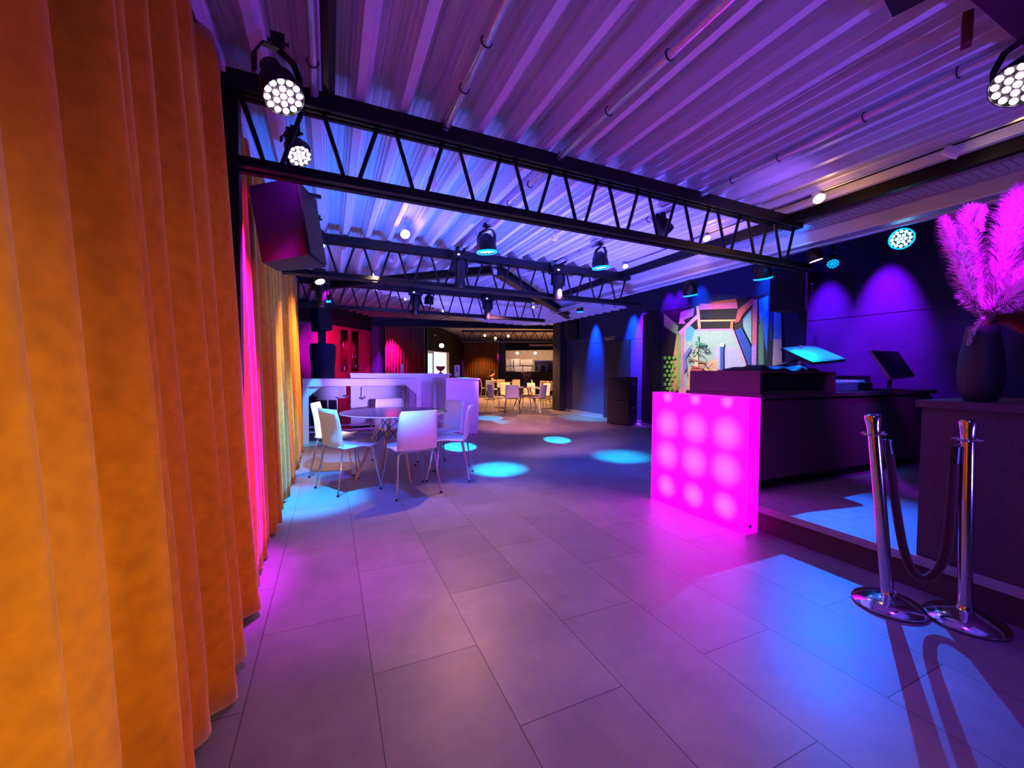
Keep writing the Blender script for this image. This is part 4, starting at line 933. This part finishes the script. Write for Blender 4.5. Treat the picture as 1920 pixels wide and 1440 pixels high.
# x = facing direction
J = [((0, 0, .50), .13, .16), ((.06, 0, .66), .11, .15), ((.14, 0, .82), .11, .17), ((.22, 0, .97), .09, .15), ((.27, 0, 1.03), .05), ((.33, 0, 1.09), .05), ((.36, 0, 1.15), .085), ((.38, 0, 1.22), .08),
     ((.22, .18, .95), .055), ((.34, .24, .80), .042), ((.50, .10, .80), .032), ((.56, .08, .80), .025),
     ((.22, -.18, .95), .055), ((.34, -.24, .80), .042), ((.52, -.12, .80), .032), ((.58, -.10, .80), .025),
     ((.05, .10, .50), .085), ((.42, .12, .50), .065), ((.40, .12, .09), .045), ((.50, .13, .04), .035),
     ((.05, -.10, .50), .085), ((.42, -.12, .50), .065), ((.38, -.12, .09), .045), ((.48, -.13, .04), .035)]
Ed = [(0, 1), (1, 2), (2, 3), (3, 4), (4, 5), (5, 6), (6, 7), (3, 8), (8, 9), (9, 10), (10, 11), (3, 12), (12, 13), (13, 14), (14, 15), (0, 16), (16, 17), (17, 18), (18, 19), (0, 20), (20, 21), (21, 22), (22, 23)]
body = skinned('body', J, Ed, skin, root)
skinned('t_shirt', [((0, 0, .50), .14, .17), ((.06, 0, .66), .125, .165), ((.14, 0, .82), .125, .185), ((.22, 0, .98), .10, .165), ((.25, 0, 1.01), .06), ((.22, .18, .955), .068), ((.28, .22, .88), .06), ((.22, -.18, .955), .068), ((.28, -.22, .88), .06)],
        [(0, 1), (1, 2), (2, 3), (3, 4), (3, 5), (5, 6), (3, 7), (7, 8)], shirt, root)
skinned('trousers', [((0, 0, .48), .14, .17), ((.05, .10, .50), .095), ((.42, .12, .50), .075), ((.40, .12, .12), .06), ((.05, -.10, .50), .095), ((.42, -.12, .50), .075), ((.38, -.12, .12), .06)],
        [(0, 1), (1, 2), (2, 3), (0, 4), (4, 5), (5, 6)], mat('dark_trousers', (.06, .06, .09), .8), root)
q = MB(); q.lathe([(0, .125), (.06, .115), (.095, .07), (.10, .01), (.088, -.04), (0, -.05)], 18, Matrix.Translation((.36, 0, 1.20)) @ Matrix.Rotation(-.15, 4, 'Y'))
q.build('hair', hair_m, root, True)
q = MB()
for sy in (-1, 1):
    for k in range(4): q.tube([(.56, sy*.09+(k-1.5)*.019, .80), (.60, sy*.09+(k-1.5)*.021, .795), (.63+.005*(k in (1, 2)), sy*.09+(k-1.5)*.022, .778)], [.009, .008, .007], 6)
    q.tube([(.55, sy*.09+sy*-.03, .80), (.58, sy*.09+sy*-.055, .79)], .009, 6)
q.build('fingers', skin, root, True)
q = MB(); q.lathe([(0, .012), (.014, 0), (0, -.02)], 8, Matrix.Translation((.452, 0, 1.165)) @ Matrix.Rotation(1.2, 4, 'Y'))
for sy in (-1, 1): q.lathe([(0, .02), (.018, 0), (0, -.025)], 8, Matrix.Translation((.37, sy*.082, 1.17)))
q.build('face_features', skin, root, True)

# ------------------------------------------------------------------ lights
W = bpy.data.worlds.new('World'); S.world = W; W.use_nodes = True
W.node_tree.nodes['Background'].inputs[0].default_value = lin((.36, .26, .80))+(1,); W.node_tree.nodes['Background'].inputs[1].default_value = .05
# cyan pools from the round spotlights
def pool(px, py, src, ang, pw, blend=.25, col=CYAN): spot(src, at(px, py, 'z', 0), col, pw, ang, blend, .02)
pool(1045, 825, (2.72, 3.60, 2.32), 7.5, 9000, .12)
pool(862, 838, (1.40, 3.66, 2.32), 9, 9000, .12)
pool(1165, 856, (2.74, 3.58, 2.32), 20, 2500, 1)
pool(935, 880, (1.36, 3.62, 2.32), 18, 3500, .9)
pool(575, 938, (-.04, 3.9, 2.26), 32, 1700, .9, (0, .62, 1))
pool(592, 873, (-.0, 4.05, 2.26), 28, 1300, .9, (0, .55, 1))
pool(925, 792, (1.62, 7.2, 2.36), 14, 3500, 1)
pool(918, 784, (2.72, 7.2, 2.36), 12, 4000, .4)
pool(1105, 782, (4.60, 6.9, 2.40), 30, 2000, 1)
pool(575, 832, (-.02, 7.2, 2.25), 14, 500, .4)
# pink washes from the moving heads on the second girder
spot((1.39, 4.50, 2.28), (1.1, 3.0, 0), (1, .68, .60), 230, 70, .9, .03)
spot((2.71, 4.50, 2.28), (3.4, 6.6, 0), (.85, .6, .9), 900, 70, 1, .03)
# rose front wash from behind the viewer
spot((1.9, -1.8, 2.3), (.1, 2.3, .0), (1, .67, .50), 310, 54, 1, .05)
# violet washes
spot((2.30, .63, 2.25), (2.2, 1.5, 0), (.6, .05, 1), 45, 90, .9, .03)
spot((2.30, .66, 2.25), (3.22, .95, 1.85), (.64, .02, 1), 750, 44, .8, .03)
spot((-.02, 2.60, 2.2), (-.05, 2.55, 0), (.80, .05, 1), 240, 46, 1, .03)
# blue key from the added spotlight behind the edge beam
spot((5.3, 2.75, 2.44), (3.0, 1.42, 0), (.0, .40, 1), 1250, 38, 1, .012)
# wall scallops
for x, y, z, c, pw in ((6.3, 3.60, 3.3, PURP, 1300), (6.3, 2.90, 3.4, (.62, .02, .95), 2300), (6.45, 9.92, 3.2, PURP, 1500), (6.45, 9.40, 3.1, BLUE, 900), (6.45, 7.85, 3.2, BLUE, 900), (6.45, 7.50, 3.2, PURP, 1500)):
    spot((x, y, z), (6.82, y, 1.7), c, pw*(1 if x < 6.4 else 3), 37, 1, .03)
for y, c in ((6.72, PURP), (6.42, PURP), (5.9, BLUE), (4.5, BLUE)): spot((6.35, y, 3.35), (6.8, y, 2.65), c, 230, 38, 1, .03)
spot((4.6, 5.0, 3.3), (6.9, 5.0, 1.5), (.03, .06, 1), 120, 110, 1, .1)  # broad blue fill added for the navy wall, no fixture
# mural wash
spot((4.9, 5.6, 2.55), (6.78, 5.6, 1.5), (1, .95, .85), 300, 72, .8, .05)
# warm wash on the near curtain
spot((2.5, .3, 1.0), (-.4, .40, .75), (1, .97, .55), 235, 42, 1, .06)
spot((2.5, .3, 1.0), (-.4, 1.5, .7), (1, .9, .55), 18, 60, 1, .06)
spot((.9, 5.3, 2.3), (1.0, 8.0, .7), (.58, .42, 1), 150, 70, 1, .05); spot((1.8, 5.4, 2.3), (2.2, 7.6, .7), (.55, .15, .9), 330, 46, 1, .05)
spot((2.6, 6.7, 2.3), (4.6, 8.8, 0), (1, .6, .75), 1100, 74, 1, .05)
for p in ((.69, 4.05, 2.53), (3.50, 1.87, 2.53), (3.51, 2.93, 2.54)): point(p, (1, .72, .4), 2.2, .02)
spot((3.57, 1.08, 2.57), (3.75, .45, 2.68), (1, .75, .4), 45, 80, .9, .02)
spot((3.9, 3.2, 2.5), (4.3, 4.4, 2.6), (1, .75, .5), 10, 60, .9, .02); spot((4.0, 2.2, 2.5), (4.25, 3.0, 2.55), (.05, .5, 1), 20, 70, .9, .02)
spot((-.04, 4.0, 2.26), (.5, 4.5, 0), (0, .30, 1), 380, 80, 1, .03); spot((1.37, 3.62, 2.3), (1.9, 4.7, 0), (.02, .33, 1), 130, 60, 1, .03)
spot((2.67, 3.6, 2.3), (3.8, 4.7, 0), (.1, .3, 1), 300, 66, 1, .03); spot((2.5, 1.5, 2.4), (4.3, 3.2, 2.5), (.6, .4, 1), 40, 70, 1, .05)
spot((.2, -1.6, 1.32), (.55, 8.4, .88), (.62, .5, 1), 7000, 9, 1, .03)  # unseen fill added behind the viewer to lift the bar stools
spot((-.2, 2.46, 2.45), (-.27, 2.78, 2.2), (.66, .02, 1), 30, 62, 1, .02)
spot((4.40, 1.9, 2.25), (4.85, 2.35, 1.1), (.02, .5, 1), 90, 40, 1, .02)
# deck washes: unseen lamps added to brighten the ceiling, no fixtures there
spot((-.25, -1.2, 1.75), (2.4, 1.4, 2.66), (.34, .27, 1), 90, 110, 1, .12)
spot((2.9, -1.5, .5), (1.7, 1.3, 2.66), (.44, .32, 1), 420, 110, 1, .12)
spot((.5, 3.2, .7), (.7, 4.6, 2.66), (.02, .42, 1), 420, 130, 1, .1)
spot((2.4, 3.2, .7), (2.6, 4.4, 2.66), (.36, .32, 1), 1500, 130, 1, .1)
spot((1.0, 7.8, 1.25), (1.6, 9.0, 2.66), (.42, .38, 1), 420, 130, 1, .1)
# magenta streaks on curtain and column
spot((-.13, 2.58, 2.33), (-.44, 2.62, 1.5), (.85, .03, 1), 1200, 44, .8, .02)
spot((.55, 5.9, 2.3), (-.40, 5.9, 1.2), (1, .80, .62), 420, 90, 1, .02)
spot((.5, 4.7, 2.3), (-.40, 4.7, 1.1), (1, .78, .62), 650, 70, 1, .02)
spot((.1, 6.3, 2.45), (-.42, 6.5, 1.9), MAG, 300, 22, .8, .02)
spot((.3, 3.9, 2.3), (-.40, 4.5, .6), (.4, .9, 1), 110, 50, .9, .02)
# back room warm light, pointing down
for px, v, pw in ((930, 17.5, 1400), (1040, 18, 1700), (985, 13.2, 700)):
    p = V(px, 600, v); p.z = 2.62; spot(p, (p.x, p.y, 0), (1, .66, .38), pw, 120, 1, .06)
p = V(905, 610, 19.3); p.z = 2.6; spot(p, V(905, 725, 20.4), (1, .75, .4), 330, 75, 1, .05)
p = V(990, 700, 16); p.z = 1.0; spot(p, (p.x, p.y, 3), (1, .72, .5), 260, 150, 1, .06)  # uplight added in mid-air for the beige ceiling, no fixture
spot(V(728, 613, 12.8), V(731, 690, 13.12), MAG, 900, 60, .8); spot(V(873, 645, 19.8), V(872, 720, 20.3), MAG, 1500, 22, .6); spot(V(935, 650, 20.2), V(934, 670, 20.5), MAG, 120, 14, .6)
spot(V(640, 600, 9.3), V(650, 680, 11.5), (1, .05, .35), 420, 80, .9)
spot(V(600, 640, 9.0), V(604, 660, 10.0), MAG, 120, 80, .9)

S.view_settings.view_transform = 'Standard'; S.view_settings.look = 'None'; S.view_settings.exposure = 0; S.view_settings.gamma = 1
S.cycles.use_denoising = True
